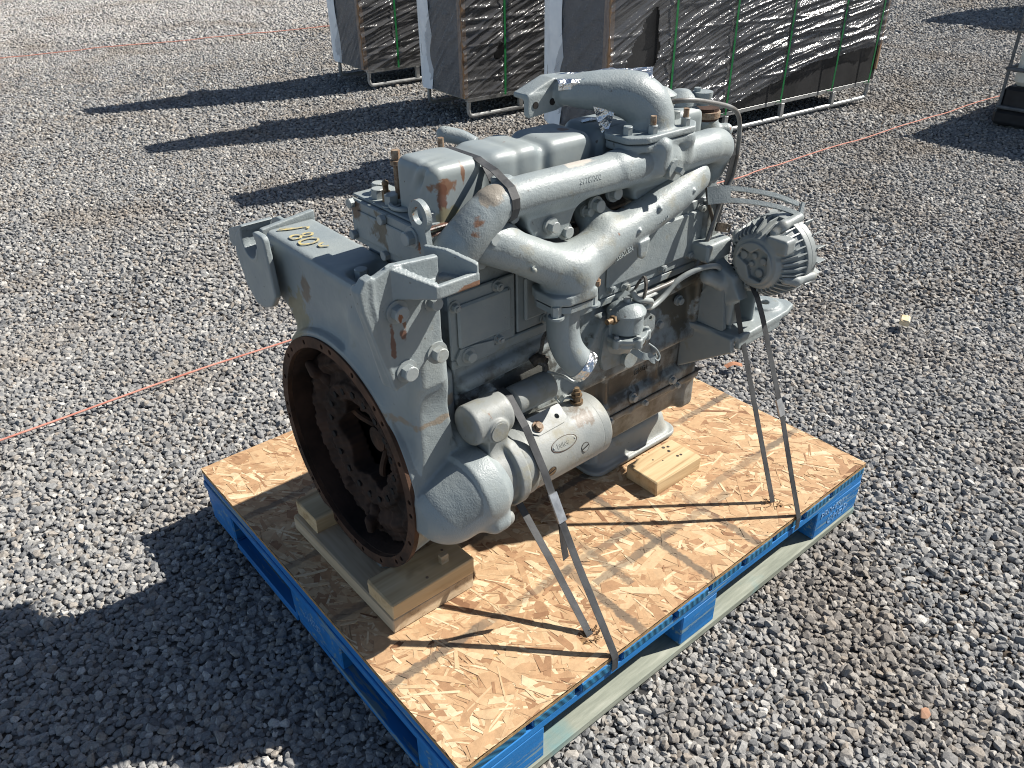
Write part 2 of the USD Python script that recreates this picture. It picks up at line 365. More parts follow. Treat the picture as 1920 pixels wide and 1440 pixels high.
M_oily = noise_mat("oily_grime", (0.012, 0.010, 0.008), (0.07, 0.055, 0.04), scale=40, rough=0.6, bump=0.7, bscale=140)
M_pipe = noise_mat("painted_pipe", (0.22, 0.24, 0.235), (0.32, 0.345, 0.34), scale=30, rough=0.4, bump=0.1)
M_pipe_rust = noise_mat("worn_steel_pipe", (0.065, 0.050, 0.040), (0.19, 0.195, 0.19), scale=16, rough=0.42, bump=0.2, detail=6)
M_cable = noise_mat("frayed_cable", (0.03, 0.028, 0.026), (0.11, 0.10, 0.09), scale=200, rough=0.7, bump=0.6, bscale=400)
M_steelband = noise_mat("steel_band", (0.022, 0.023, 0.025), (0.058, 0.06, 0.063), scale=30, rough=0.55, spec=0.3, bump=0.15, bscale=200, detail=8, stretch=(1, 1, 0.3))
M_seal = noise_mat("crimp_seal", (0.30, 0.31, 0.33), (0.5, 0.51, 0.53), scale=60, rough=0.35, metal=0.8)
M_brass = noise_mat("worn_terminal", (0.09, 0.055, 0.03), (0.24, 0.17, 0.10), scale=120, rough=0.5, metal=0.4, bump=0.4)
M_yellow = noise_mat("yellow_paint_pen", (0.25, 0.25, 0.21), (0.50, 0.40, 0.16), scale=170, rough=0.6, lo=0.42, hi=0.58)
M_foil = mat("crumpled_foil", {"tc": ("texture_coordinate", {}), "v": ("voronoi_texture", {"scale": 70.0}), "n": ("noise_texture", {"scale": 110.0, "detail": 3.0}), "a": ("math", {"math_type": "add"}),
    "b": ("bump", {"strength": 0.9, "distance": 0.006}), "p": ("principled_bsdf", {"base_color": (0.78, 0.79, 0.80), "metallic": 1.0, "roughness": 0.24})},
    [("tc.object", "v.vector"), ("tc.object", "n.vector"), ("v.distance", "a.value1"), ("n.fac", "a.value2"), ("a.value", "b.height"), ("b.normal", "p.normal")])

def wood(name, c0, c1, dark, axis=0, scale=26.0, rough=0.75):
    st = [14.0, 14.0, 14.0]; st[axis] = 0.9
    return mat(name, {"tc": ("texture_coordinate", {}), "mp": ("mapping", {"scale": tuple(st)}), "n": ("noise_texture", {"scale": scale / 10, "detail": 6.0, "roughness": 0.65, "distortion": 0.8}),
        "r": ("rgb_ramp", {"ramp": [(0.32, dark), (0.45, c0), (0.7, c1)]}), "n2": ("noise_texture", {"scale": 9.0, "detail": 4.0}), "r2": ("rgb_ramp", {"ramp": [(0.62, (0, 0, 0)), (0.74, (0.7, 0.7, 0.7))]}), "m": ("mix", {"color2": tuple(np.array(dark) * 0.6)}),
        "b": ("bump", {"strength": 0.25, "distance": 0.001}), "p": ("principled_bsdf", {"roughness": rough, "specular_ior_level": 0.25})},
        [("tc.object", "mp.vector"), ("mp.vector", "n.vector"), ("tc.object", "n2.vector"), ("n.fac", "r.fac"), ("r.color", "m.color1"), ("n2.fac", "r2.fac"), ("r2.color", "m.fac"), ("m.color", "p.base_color"), ("n.fac", "b.height"), ("b.normal", "p.normal")])
M_pine_x = wood("pine_along", (0.47, 0.345, 0.195), (0.59, 0.46, 0.285), (0.31, 0.20, 0.10), 0)
M_pine_y = wood("pine_across", (0.43, 0.33, 0.215), (0.54, 0.43, 0.30), (0.29, 0.205, 0.125), 1)

def blue_wood(name, axis, base=(0.012, 0.150, 0.41), wear=0.55):
    st = [9.0, 9.0, 9.0]; st[axis] = 0.8; b = np.array(base)
    return mat(name, {"tc": ("texture_coordinate", {}), "mp": ("mapping", {"scale": tuple(st)}), "n": ("noise_texture", {"scale": 3.2, "detail": 7.0, "roughness": 0.7}),
        "r": ("rgb_ramp", {"ramp": [(0.3, tuple(b * 0.62)), (0.55, tuple(b)), (0.75, tuple(b * 1.15))]}), "r2": ("rgb_ramp", {"ramp": [(wear, (0, 0, 0)), (wear + 0.03, (0.9, 0.9, 0.9))]}), "n2": ("noise_texture", {"scale": 5.0, "detail": 9.0, "roughness": 0.75}),
        "m": ("mix", {"color2": (0.17, 0.25, 0.27)}), "b": ("bump", {"strength": 0.35, "distance": 0.001}), "p": ("principled_bsdf", {"roughness": 0.6, "specular_ior_level": 0.35})},
        [("tc.object", "mp.vector"), ("mp.vector", "n.vector"), ("mp.vector", "n2.vector"), ("n.fac", "r.fac"), ("r.color", "m.color1"), ("n2.fac", "r2.fac"), ("r2.color", "m.fac"), ("m.color", "p.base_color"), ("n.fac", "b.height"), ("b.normal", "p.normal")])
M_blue_x, M_blue_y = blue_wood("blue_board_along", 0), blue_wood("blue_board_across", 1)
M_blue_end = mat("blue_end_grain", {"tc": ("texture_coordinate", {}), "w": ("wave_texture", {"wave_type": "rings", "rings_direction": "y", "scale": 21.0, "distortion": 5.0, "detail": 3.0}), "oi": ("object_info", {}), "r": ("rgb_ramp", {"ramp": [(0.2, (0.012, 0.075, 0.14)), (0.8, (0.016, 0.125, 0.25))]}),
    "b": ("bump", {"strength": 0.6, "distance": 0.0015}), "p": ("principled_bsdf", {"roughness": 0.7, "specular_ior_level": 0.3})},
    [("tc.object", "w.vector"), ("w.fac", "r.fac"), ("r.color", "p.base_color"), ("w.fac", "b.height"), ("b.normal", "p.normal")])
M_teal = mat("worn_teal_board", {"tc": ("texture_coordinate", {}), "mp": ("mapping", {"scale": (1.6, 14.0, 14.0)}), "n": ("noise_texture", {"scale": 4.0, "detail": 7.0, "roughness": 0.7}), "n2": ("noise_texture", {"scale": 7.0, "detail": 5.0}),
    "r": ("rgb_ramp", {"ramp": [(0.3, (0.16, 0.175, 0.145)), (0.5, (0.235, 0.25, 0.205)), (0.72, (0.34, 0.35, 0.295))]}), "r2": ("rgb_ramp", {"ramp": [(0.55, (0, 0, 0)), (0.72, (0.8, 0.8, 0.8))]}), "m": ("mix", {"color2": (0.10, 0.24, 0.26)}),
    "b": ("bump", {"strength": 0.3, "distance": 0.001}), "p": ("principled_bsdf", {"roughness": 0.8, "specular_ior_level": 0.2})},
    [("tc.object", "mp.vector"), ("mp.vector", "n.vector"), ("tc.object", "n2.vector"), ("n.fac", "r.fac"), ("r.color", "m.color1"), ("n2.fac", "r2.fac"), ("r2.color", "m.fac"), ("m.color", "p.base_color"), ("n.fac", "b.height"), ("b.normal", "p.normal")])

# ------------------------------------------------------------------ ground
rng = np.random.default_rng(7)
gx = np.concatenate([[-40, -20, -10], np.linspace(-4, 14, 120), [20, 40, 90]])
gy = np.concatenate([[-40, -20, -10], np.linspace(-3, 14, 115), [20, 40, 90]])
GX, GY = np.meshgrid(gx, gy, indexing="ij")
def ground_z(x, y):
    p = np.stack([x * 0.9, y * 0.9, np.zeros_like(x)], -1)
    near = np.clip((np.hypot(x - 0.6, y - 0.5) - 1.0) / 1.5, 0, 1)
    return -0.021 + near * 0.05 * (meshkit.fbm(p, 3, 5) - 0.5) - near * 0.005
gv = np.stack([GX.ravel(), GY.ravel(), ground_z(GX, GY).ravel()], 1)
a = np.arange(len(gx) * len(gy)).reshape(len(gx), len(gy))
gf = np.stack([a[:-1, :-1].ravel(), a[1:, :-1].ravel(), a[1:, 1:].ravel(), a[:-1, 1:].ravel()], 1)
M_ground = mat("gravel_bed", {"g": ("geometry", {}), "v": ("voronoi_texture", {"scale": 42.0}), "r": ("rgb_ramp", {"ramp": [(0.0, (0.06, 0.058, 0.056)), (0.5, (0.15, 0.145, 0.14)), (1.0, (0.30, 0.29, 0.275))]}), "sx": ("separate_color", {}),
    "n": ("noise_texture", {"scale": 1.2, "detail": 5.0}), "r2": ("rgb_ramp", {"ramp": [(0.45, (0, 0, 0)), (0.62, (0.7, 0.7, 0.7))]}), "m": ("mix", {"color2": (0.085, 0.062, 0.042)}),
    "b": ("bump", {"strength": 1.0, "distance": 0.02, "invert": True}), "p": ("principled_bsdf", {"roughness": 0.9, "specular_ior_level": 0.2})},
    [("g.position", "v.vector"), ("g.position", "n.vector"), ("v.color", "sx.color"), ("sx.r", "r.fac"), ("r.color", "m.color1"), ("n.fac", "r2.fac"), ("r2.color", "m.fac"), ("m.color", "p.base_color"), ("v.distance", "b.height"), ("b.normal", "p.normal")])
obj("ground", (gv, gf), M_ground, smooth=True, label="grey gravel yard ground", kind="structure")

# loose stones
M_stone = mat("gravel_stone", {"oi": ("object_info", {}), "g": ("geometry", {}),
    "r": ("rgb_ramp", {"ramp": [(0.0, (0.112, 0.114, 0.117)), (0.20, (0.165, 0.166, 0.167)), (0.45, (0.208, 0.206, 0.201)), (0.66, (0.245, 0.239, 0.228)), (0.80, (0.228, 0.202, 0.174)), (0.92, (0.295, 0.285, 0.268)), (1.0, (0.40, 0.388, 0.364))]}),
    "n": ("noise_texture", {"scale": 260.0, "detail": 3.0}), "hs": ("map_range", {"from_min": 0.3, "from_max": 0.7, "to_min": 0.86, "to_max": 1.34}), "mul": ("vector_math", {"math_type": "scale"}),
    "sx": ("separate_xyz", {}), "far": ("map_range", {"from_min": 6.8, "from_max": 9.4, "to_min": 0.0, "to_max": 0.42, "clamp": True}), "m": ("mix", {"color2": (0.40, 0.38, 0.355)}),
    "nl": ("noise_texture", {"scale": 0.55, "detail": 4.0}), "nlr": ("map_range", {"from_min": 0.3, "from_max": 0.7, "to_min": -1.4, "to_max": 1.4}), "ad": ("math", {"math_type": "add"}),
    "b": ("bump", {"strength": 0.4, "distance": 0.0015}), "tn": ("noise_texture", {"scale": 1.6, "detail": 4.0}), "tr": ("map_range", {"from_min": 0.50, "from_max": 0.68, "to_min": 0.0, "to_max": 0.45, "clamp": True}), "tm": ("mix", {"color2": (0.17, 0.135, 0.10)}),
    "p": ("principled_bsdf", {"roughness": 0.82, "specular_ior_level": 0.3})},
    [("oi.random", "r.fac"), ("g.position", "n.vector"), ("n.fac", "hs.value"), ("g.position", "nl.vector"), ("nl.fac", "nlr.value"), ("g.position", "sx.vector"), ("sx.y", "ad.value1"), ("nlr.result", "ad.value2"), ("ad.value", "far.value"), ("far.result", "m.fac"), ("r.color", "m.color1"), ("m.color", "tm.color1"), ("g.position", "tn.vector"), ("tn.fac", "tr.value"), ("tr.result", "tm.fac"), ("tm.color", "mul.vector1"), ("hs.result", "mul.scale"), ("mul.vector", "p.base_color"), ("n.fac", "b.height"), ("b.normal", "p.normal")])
pi = UsdGeom.PointInstancer.Define(stage, "/World/gravel")
tag(pi.GetPrim(), "loose crushed grey gravel covering the yard", "gravel", kind="stuff")
protos = []
for k in range(10):
    g = np.random.default_rng(100 + k); p = g.normal(0, 1, (20 + 3 * (k % 4), 3)); p /= np.linalg.norm(p, axis=1, keepdims=True); p = np.sign(p) * np.abs(p) ** 0.8; p *= g.uniform(0.84, 1.0, (len(p), 1))
    p *= np.array([1.0, g.uniform(0.68, 0.9), g.uniform(0.48, 0.72)])
    st = trimesh.convex.convex_hull(p * 0.5)
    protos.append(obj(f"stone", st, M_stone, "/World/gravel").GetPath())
pi.CreatePrototypesRel().SetTargets(protos)
def footprint(d0, d1, margin):
    """Ground polygon seen between two distances, with a margin for a step to the side."""
    out = []
    for d in (d0, d1):
        w = d * 0.53 + 0.45 + margin
        f2 = np.array([math.cos(CAM_YAW), math.sin(CAM_YAW)]); r2 = np.array([rt0[0], rt0[1]])
        for s in ((-1, 1) if d == d0 else (1, -1)):
            out.append(CAM_POS[:2] + f2 * d + r2 * s * w)
    return np.array(out)
pos, scl = [], []
def scatter(d0, d1, margin, spacing, size, layers, seed):
    g = np.random.default_rng(seed); poly = footprint(d0, d1, margin)
    lo, hi = poly.min(0), poly.max(0)
    for L in range(layers):
        X, Y = np.meshgrid(np.arange(lo[0], hi[0], spacing), np.arange(lo[1], hi[1], spacing), indexing="ij")
        q = np.stack([X.ravel(), Y.ravel()], 1) + g.uniform(-0.5, 0.5, (X.size, 2)) * spacing * 1.05 + L * spacing * 0.5
        f2 = np.array([math.cos(CAM_YAW), math.sin(CAM_YAW)]); r2 = np.array([rt0[0], rt0[1]])
        d = (q - CAM_POS[:2]) @ f2; s = (q - CAM_POS[:2]) @ r2
        q = q[(d > d0) & (d <= d1) & (np.abs(s) < d * 0.53 + 0.45 + margin)]
        hidden = (q[:, 0] > 0.09) & (q[:, 0] < 1.13) & (q[:, 1] > 0.10) & (q[:, 1] < 0.95)
        q = q[~hidden]
        sz = size * np.exp(g.normal(0, 0.24, len(q))).clip(0.55, 1.75)
        z = ground_z(q[:, 0], q[:, 1]) + sz * 0.12 + g.uniform(-0.3, 0.45, len(q)) * size * 0.5 + (layers - 1 - L) * 0.0
        under_pallet = (q[:, 0] > -0.02) & (q[:, 0] < 1.24) & (q[:, 1] > -0.02) & (q[:, 1] < 1.06)
        z = np.where(under_pallet, np.minimum(z, -sz * 0.42 - 0.002), np.minimum(z, 0.012 + 0 * z))
        pos.append(np.c_[q, z]); scl.append(sz)
scatter(0.30, 2.7, 0.2, 0.0142, 0.0190, 1, 11)
scatter(0.30, 2.7, 0.2, 0.0145, 0.0152, 1, 12)
scatter(2.7, 5.2, 0.22, 0.0150, 0.0192, 1, 13)
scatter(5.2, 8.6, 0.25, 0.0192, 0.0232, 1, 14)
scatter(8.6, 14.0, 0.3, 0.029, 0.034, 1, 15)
pos, scl = np.vstack(pos), np.concatenate(scl)
g = np.random.default_rng(3)
n_st = len(pos)
pi.CreatePositionsAttr(Vt.Vec3fArray.FromNumpy(pos.astype(np.float32)))
pi.CreateScalesAttr(Vt.Vec3fArray.FromNumpy(np.repeat(scl[:, None], 3, 1).astype(np.float32)))
pi.CreateProtoIndicesAttr(Vt.IntArray.FromNumpy(g.integers(0, len(protos), n_st).astype(np.int32)))
yaw = g.uniform(0, 2 * np.pi, n_st); tilt = g.normal(0, 0.42, (n_st, 2))
qz = np.stack([np.cos(yaw / 2), 0 * yaw, 0 * yaw, np.sin(yaw / 2)], 1)
qt = np.stack([np.ones(n_st), tilt[:, 0] / 2, tilt[:, 1] / 2, 0 * yaw], 1); qt /= np.linalg.norm(qt, axis=1, keepdims=True)
def qmul(a, b):
    w, x, y, z = a.T; W, X, Y, Z = b.T
    return np.stack([w * W - x * X - y * Y - z * Z, w * X + x * W + y * Z - z * Y, w * Y - x * Z + y * W + z * X, w * Z + x * Y - y * X + z * W], 1)
qq = qmul(qt, qz).astype(np.float16)
pi.CreateOrientationsAttr(Vt.QuathArray([Gf.Quath(float(a_), float(b_), float(c_), float(d_)) for a_, b_, c_, d_ in qq]))

# ------------------------------------------------------------------ pallet
pallet = thing("pallet", "blue painted wooden block pallet under the chipboard sheet and engine", "pallet")
PX, PY = 1.219, 1.04
def board(name, lo, hi, m, seed, parent=pallet, r=0.002, lab=None):
    return obj(name, bbox(lo, hi, r, 0.0006, seed), m, parent, label=lab)
k = 0
for y0, y1, pale in ((0.0, 0.14, True), (0.45, 0.59, False), (0.90, 1.04, False)):      # bottom boards along x
    board("bottom_board", (0.003, y0, 0.0), (PX - 0.003, y1, 0.019), M_teal if pale else M_blue_x, 40 + k, lab="worn pale teal bottom board facing the viewer" if pale else None); k += 1
for x0, x1 in ((0.0, 0.10), (1.119, 1.219)):                                            # bottom boards along y butt between them
    board("bottom_board", (x0, 0.143, 0.0), (x1, 0.447, 0.0185), M_blue_y, 50 + k); k += 1
    board("bottom_board", (x0, 0.593, 0.0), (x1, 0.897, 0.0185), M_blue_y, 50 + k); k += 1
for x0, x1 in ((0.0, 0.182), (0.553, 0.664), (1.033, 1.219)):                           # nine blocks
    for y0, y1 in ((0.002, 0.138), (0.40, 0.60), (0.90, 1.038)):
        board("block", (x0 + 0.001, y0, 0.0195), (x1 - 0.001, y1, 0.1025), M_blue_x, 60 + k, r=0.003); k += 1
for y0, y1 in ((0.0, 0.125), (0.45, 0.58), (0.915, 1.04)):                              # stringer boards along x
    board("stringer_board", (0.018, y0 + 0.001, 0.103), (PX - 0.002, y1, 0.1225), M_blue_x, 80 + k); k += 1
xx = 0.0; gd = np.random.default_rng(5)
widths = [0.14, 0.10, 0.095, 0.14, 0.095, 0.10, 0.095, 0.10, 0.095, 0.14]; gap = (PX - sum(widths)) / (len(widths) - 1)
for w in widths:                                                                        # deck boards along y, their sawn ends on the near side
    o = gd.uniform(-0.002, 0.004)
    board("deck_board", (xx, o, 0.123), (xx + w, PY - gd.uniform(0, 0.006), 0.1428), M_blue_y, 90 + k); k += 1
    obj("board_end", bbox((xx + 0.002, o - 0.0012, 0.1245), (xx + w - 0.002, o + 0.001, 0.1415), 0.0005), M_blue_end, pallet)
    xx += w + gap
board("lead_board", (-0.0025, 0.002, 0.1035), (0.0165, PY - 0.002, 0.1222), M_blue_y, 777)
# faded stencil lettering
M_stencil = noise_mat("faded_stencil", (0.02, 0.16, 0.41), (0.25, 0.38, 0.52), scale=220, rough=0.7, detail=3, lo=0.44, hi=0.60)
def lettering(text, h, depth, R, t, m, parent, name="lettering", bold=True, sx=1.0):
    tm = meshkit.text_mesh(text, h, depth, bold)
    tm.apply_scale([sx, 1, 1])
    return obj(name, xform(tm, R, t), m, parent)
lettering("PROPERTY OF", 0.016, 0.0008, XZ, (1.052, 0.0024, 0.072), M_stencil, pallet)
lettering("CHEP", 0.024, 0.0008, XZ, (1.085, 0.0024, 0.037), M_stencil, pallet)
Rl = np.array([[0, 0, -1.0], [-1.0, 0, 0], [0, 1.0, 0]])
lettering("CHEP", 0.022, 0.0008, Rl, (0.0016, 0.56, 0.05), M_stencil, pallet)
lettering("PROPERTY OF", 0.013, 0.0008, Rl, (0.0016, 0.575, 0.082), M_stencil, pallet)

# ------------------------------------------------------------------ chipboard sheet of pressed strands
Z0 = 0.155
sheet = thing("chipboard_sheet", "square sheet of pressed wood-strand board lying on the blue pallet", "board")
M_osb_core = noise_mat("strand_board_core", (0.16, 0.085, 0.035), (0.50, 0.33, 0.15), scale=130, rough=0.85, bump=0.8, bscale=260, stretch=(0.35, 0.35, 3.0), detail=5)
def osb_material():
    n = {"g": ("attribute", {"attribute": "tone"}), "tc": ("texture_coordinate", {}),
         "r": ("rgb_ramp", {"ramp": [(0.0, (0.13, 0.065, 0.034)), (0.10, (0.24, 0.128, 0.068)), (0.32, (0.345, 0.205, 0.112)), (0.60, (0.42, 0.272, 0.152)), (0.84, (0.49, 0.345, 0.205)), (1.0, (0.62, 0.49, 0.325))]}),
         "n": ("noise_texture", {"scale": 60.0, "detail": 6.0, "roughness": 0.75}), "hs": ("map_range", {"from_min": 0.3, "from_max": 0.7, "to_min": 0.80, "to_max": 1.15}), "mul": ("vector_math", {"math_type": "scale"}),
         "xyz": ("separate_xyz", {}), "nf": ("noise_texture", {"scale": 55.0, "detail": 4.0, "roughness": 0.7}), "nw": ("math", {"math_type": "multiply_add", "value2": 0.022, "value3": -0.011}),
         "fade": ("noise_texture", {"scale": 5.5, "detail": 3.0}), "fr": ("map_range", {"from_min": 0.35, "from_max": 0.6, "to_min": 0.35, "to_max": 1.0, "clamp": True}),
         "p": ("principled_bsdf", {"roughness": 0.72, "specular_ior_level": 0.22}), "b": ("bump", {"strength": 0.35, "distance": 0.0015})}
    l = [("g.fac", "r.fac"), ("tc.object", "n.vector"), ("n.fac", "hs.value"), ("r.color", "mul.vector1"), ("hs.result", "mul.scale"), ("tc.object", "xyz.vector"), ("tc.object", "nf.vector"), ("nf.fac", "nw.value1"), ("tc.object", "fade.vector"), ("fade.fac", "fr.value"), ("n.fac", "b.height"), ("b.normal", "p.normal")]
    last = "mul.vector"
    # the sheet's printed guide lines: (axis across the line, position, range along it)
    lines = [("y", .212, -.1, .62), ("y", .149, .45, .88), ("y", .190, .80, 1.3), ("y", .408, -.1, 1.3), ("y", .597, -.1, 1.3), ("y", .80, -.1, 1.3), ("x", .637, -.1, .36), ("x", .432, -.1, .22), ("x", .79, -.1, .23), ("x", .505, .10, .40)]
    for k, (ax, c, a0, a1) in enumerate(lines):
        o = "x" if ax == "y" else "y"
        n[f"a{k}"] = ("math", {"math_type": "add"}); n[f"s{k}"] = ("math", {"math_type": "subtract", "value2": c}); n[f"ab{k}"] = ("math", {"math_type": "absolute"})
        n[f"mr{k}"] = ("map_range", {"from_min": 0.0115, "from_max": 0.0070, "to_min": 0.0, "to_max": 0.80, "clamp": True})
        n[f"g0{k}"] = ("math", {"math_type": "greater_than", "value2": a0}); n[f"g1{k}"] = ("math", {"math_type": "less_than", "value2": a1}); n[f"ml{k}"] = ("math", {"math_type": "multiply"}); n[f"mm{k}"] = ("math", {"math_type": "multiply"}); n[f"mf{k}"] = ("math", {"math_type": "multiply"}); n[f"mx{k}"] = ("mix", {"color2": (0.105, 0.088, 0.07)})
        l += [(f"xyz.{ax}", f"a{k}.value1"), ("nw.value", f"a{k}.value2"), (f"a{k}.value", f"s{k}.value1"), (f"s{k}.value", f"ab{k}.value1"), (f"ab{k}.value", f"mr{k}.value"), (f"xyz.{o}", f"g0{k}.value1"), (f"xyz.{o}", f"g1{k}.value1"), (f"g0{k}.value", f"ml{k}.value1"), (f"g1{k}.value", f"ml{k}.value2"), (f"ml{k}.value", f"mm{k}.value1"), (f"mr{k}.result", f"mm{k}.value2"), (f"mm{k}.value", f"mf{k}.value1"), ("fr.result", f"mf{k}.value2"), (last, f"mx{k}.color1"), (f"mf{k}.value", f"mx{k}.fac")]
        last = f"mx{k}.color"
    l.append((last, "p.base_color"))
    return mat("strand_board_face", n, l)
M_osb = osb_material()
HOLES = [(0.349, 0.060, 0.0125), (0.927, 0.060, 0.0115)]
core = sg.Polygon([(0.001, 0.001), (PX - 0.001, 0.001), (PX - 0.001, PY - 0.001), (0.001, PY - 0.001)])
gh = np.random.default_rng(21)
for x, y, r in HOLES:
    t = np.arange(14) * 2 * np.pi / 14
    core = core.difference(sg.Polygon(np.c_[x + r * np.cos(t) * gh.uniform(0.8, 1.3, 14), y + r * np.sin(t) * gh.uniform(0.8, 1.3, 14)]))
obj("core", xform(trimesh.creation.extrude_polygon(core, 0.0112, engine="earcut"), None, (0, 0, 0.1432)), M_osb_core, sheet)
def set_tone(prim, values):
    UsdGeom.PrimvarsAPI(prim).CreatePrimvar("tone", Sdf.ValueTypeNames.FloatArray, "vertex").Set(Vt.FloatArray.FromNumpy(np.asarray(values, np.float32)))
def flakes(N, seed, Lm, Wm, z_lo, z_hi, dirx):
    g = np.random.default_rng(seed); V, F = [], []
    for i in range(N):
        L, W = Lm * math.exp(g.normal(0, 0.4)), min(Wm * math.exp(g.normal(0, 0.5)), 0.034)
        th = g.normal(dirx, 0.62) if g.random() < 0.75 else g.uniform(0, np.pi)
        c = np.array([g.uniform(-0.01, PX + 0.01), g.uniform(-0.01, PY + 0.01)])
        if any(math.hypot(c[0] - x, c[1] - y) < r + 0.6 * W + 0.01 for x, y, r in HOLES) and L > 0.03: continue
        sk = g.uniform(-0.5, 0.5, 4) * min(W, 0.02)
        o = np.array([[-L / 2 + sk[0], -W / 2], [-L * 0.1, -W / 2 * g.uniform(0.8, 1.1)], [L / 2 + sk[1], -W / 2 * g.uniform(0.5, 1)], [L / 2 + sk[2], W / 2 * g.uniform(0.5, 1)], [L * 0.1, W / 2 * g.uniform(0.8, 1.15)], [-L / 2 + sk[3], W / 2]])
        R = np.array([[math.cos(th), -math.sin(th)], [math.sin(th), math.cos(th)]])
        q = o @ R.T + c
        q[:, 0] = q[:, 0].clip(0.0005, PX - 0.0005); q[:, 1] = q[:, 1].clip(0.0005, PY - 0.0005)
        tl = g.normal(0, 0.010, 2); z = g.uniform(z_lo, z_hi) + (q - c) @ tl
        z = z.clip(Z0 - 0.0012, Z0 + 0.0016)
        b = len(V) * 12
        V.append(np.vstack([np.c_[q, z], np.c_[q, z - 0.0012]]))
        f = [[0, 1, 4], [0, 4, 5], [1, 2, 3], [1, 3, 4]] + [[s, s + 6, (s + 1) % 6 + 6] for s in range(6)] + [[s, (s + 1) % 6 + 6, (s + 1) % 6] for s in range(6)]
        F.append(np.array(f) + b)
    return np.vstack(V), np.vstack(F)
v1, f1 = flakes(6000, 31, 0.088, 0.0165, Z0 - 0.0010, Z0 + 0.0006, 2.15)
v2, f2 = flakes(5200, 32, 0.042, 0.0052, Z0 - 0.0004, Z0 + 0.0012, 2.25)
strands = obj("strands", (np.vstack([v1, v2]), np.vstack([f1, f2 + len(v1)])), M_osb, sheet, kind="stuff", label="pressed wood strands of many tones")
gt = np.random.default_rng(90)
set_tone(strands, np.repeat(np.concatenate([gt.beta(2.3, 1.7, len(v1) // 12), gt.beta(1.9, 1.1, len(v2) // 12)]), 12))
# torn fibres round the two drilled holes
for hx, hy, hr in HOLES:
    g = np.random.default_rng(int(hx * 1000)); ms = []
    for i in range(26):
        t = g.uniform(0, 2 * np.pi); p0 = np.array([hx + hr * 1.05 * math.cos(t), hy + hr * 1.05 * math.sin(t), Z0])
        d = np.array([math.cos(t) * g.uniform(-0.4, 0.9), math.sin(t) * g.uniform(-0.4, 0.9), g.uniform(0.1, 0.8)]); d /= np.linalg.norm(d)
        ms.append(ribbon([p0, p0 + d * g.uniform(0.005, 0.014)], np.cross(d, [0, 0.3, 1.0]), g.uniform(0.0012, 0.003), 0.0005, 0))
    tf = cat_mesh(ms); set_tone(obj("torn_fibres", tf, M_osb, sheet), np.full(len(tf.vertices), 0.7))

# ------------------------------------------------------------------ timber packing pieces
def timber(name, lo, hi, m, label, seed, group=None, r=0.0025):
    b = bbox(lo, hi, r, 0.0008, seed)
    return obj(name, b, m, None, label=label, cat="timber block", group="timber packing under the engine")
bb = timber("timber_board", (0.073, 0.302, Z0 + 0.0015), (0.262, 0.694, 0.1925), M_pine_y, "flat pine board under the bell housing, lying on the chipboard", 1)
t1 = thing("timber_block", "pine block on the near end of the flat board beside the bell housing", "timber block", group="timber packing under the engine")
obj("body", bbox((0.0745, 0.300, 0.193), (0.264, 0.389, 0.2310), 0.0025, 0.0007, 2), M_pine_x, t1)
for kx, ky in ((0.165, 0.318), (0.23, 0.36)): obj("nail", cylm((kx, ky, 0.2285), (kx, ky, 0.2318), 0.003, 10), M_boltrust, t1)
timber("timber_block", (0.083, 0.606, 0.193), (0.25, 0.692, 0.231), M_pine_x, "pine block on the far end of the flat board, behind the bell housing rim", 3)
t2 = thing("timber_block", "short knotty pine block wedged beside the sump foot, in front of it", "timber block", group="timber packing under the engine")
obj("body", bbox((0.744, 0.248, Z0 + 0.001), (0.902, 0.340, 0.1930), 0.0025, 0.0006, 4), M_pine_x, t2)
gk = np.random.default_rng(9)
for i in range(9):
    kx, ky, kr = gk.uniform(0.77, 0.885), gk.uniform(0.265, 0.33), gk.uniform(0.0018, 0.0045)
    obj("knot", cylm((kx, ky, 0.1922), (kx, ky, 0.1934), kr, 9), M_oily, t2)
timber("timber_block", (0.80, 0.672, Z0 + 0.001), (1.0, 0.76, 0.193), M_pine_x, "pine block on the far side of the sump foot, partly hidden behind it", 5)
obj("timber_wedge", bbox((0.205, 0.325, 0.2315), (0.222, 0.337, 0.252), 0.001), M_pine_y, None, label="small wood sliver standing between near block and bell housing", cat="wood wedge")
# ------------------------------------------------------------------ the engine
eng = thing("diesel_engine", "grey painted six cylinder diesel engine strapped down on the pallet", "engine")
def bolt(p, axis, r=0.009, h=0.008, parent=eng, m=None, washer=True, stud=False, name="bolt", ang=0.3):
    p, ax = np.asarray(p, float), np.asarray(axis, float); ax = ax / np.linalg.norm(ax); ms = []
    z = 0.0
    if washer: ms.append(cylm(p - ax * 0.003, p + ax * 0.0025, r * 1.45, 18)); z = 0.0025
    hx = trimesh.creation.cylinder(r, h, sections=6); hx.apply_transform(trimesh.transformations.rotation_matrix(ang, [0, 0, 1])); hx.apply_translation([0, 0, h / 2])
    v = hx.vertices; cap = lathe([(r * 0.98, h - 0.0002), (r * 0.86, h + 0.0012)], (0, 0, 0), (0, 0, 1), 18)
    ms.append(xform(cat_mesh([hx, cap]), frame(ax), p + ax * z))
    if stud: ms.append(cylm(p, p + ax * (z + h + stud), r * 0.5, 10))
    return obj(name, cat_mesh(ms), m or M_bolt, parent)
NY, NX, UZ = (0, -1, 0), (-1, 0, 0), (0, 0, 1)
CY, CZ = 0.516, 0.430

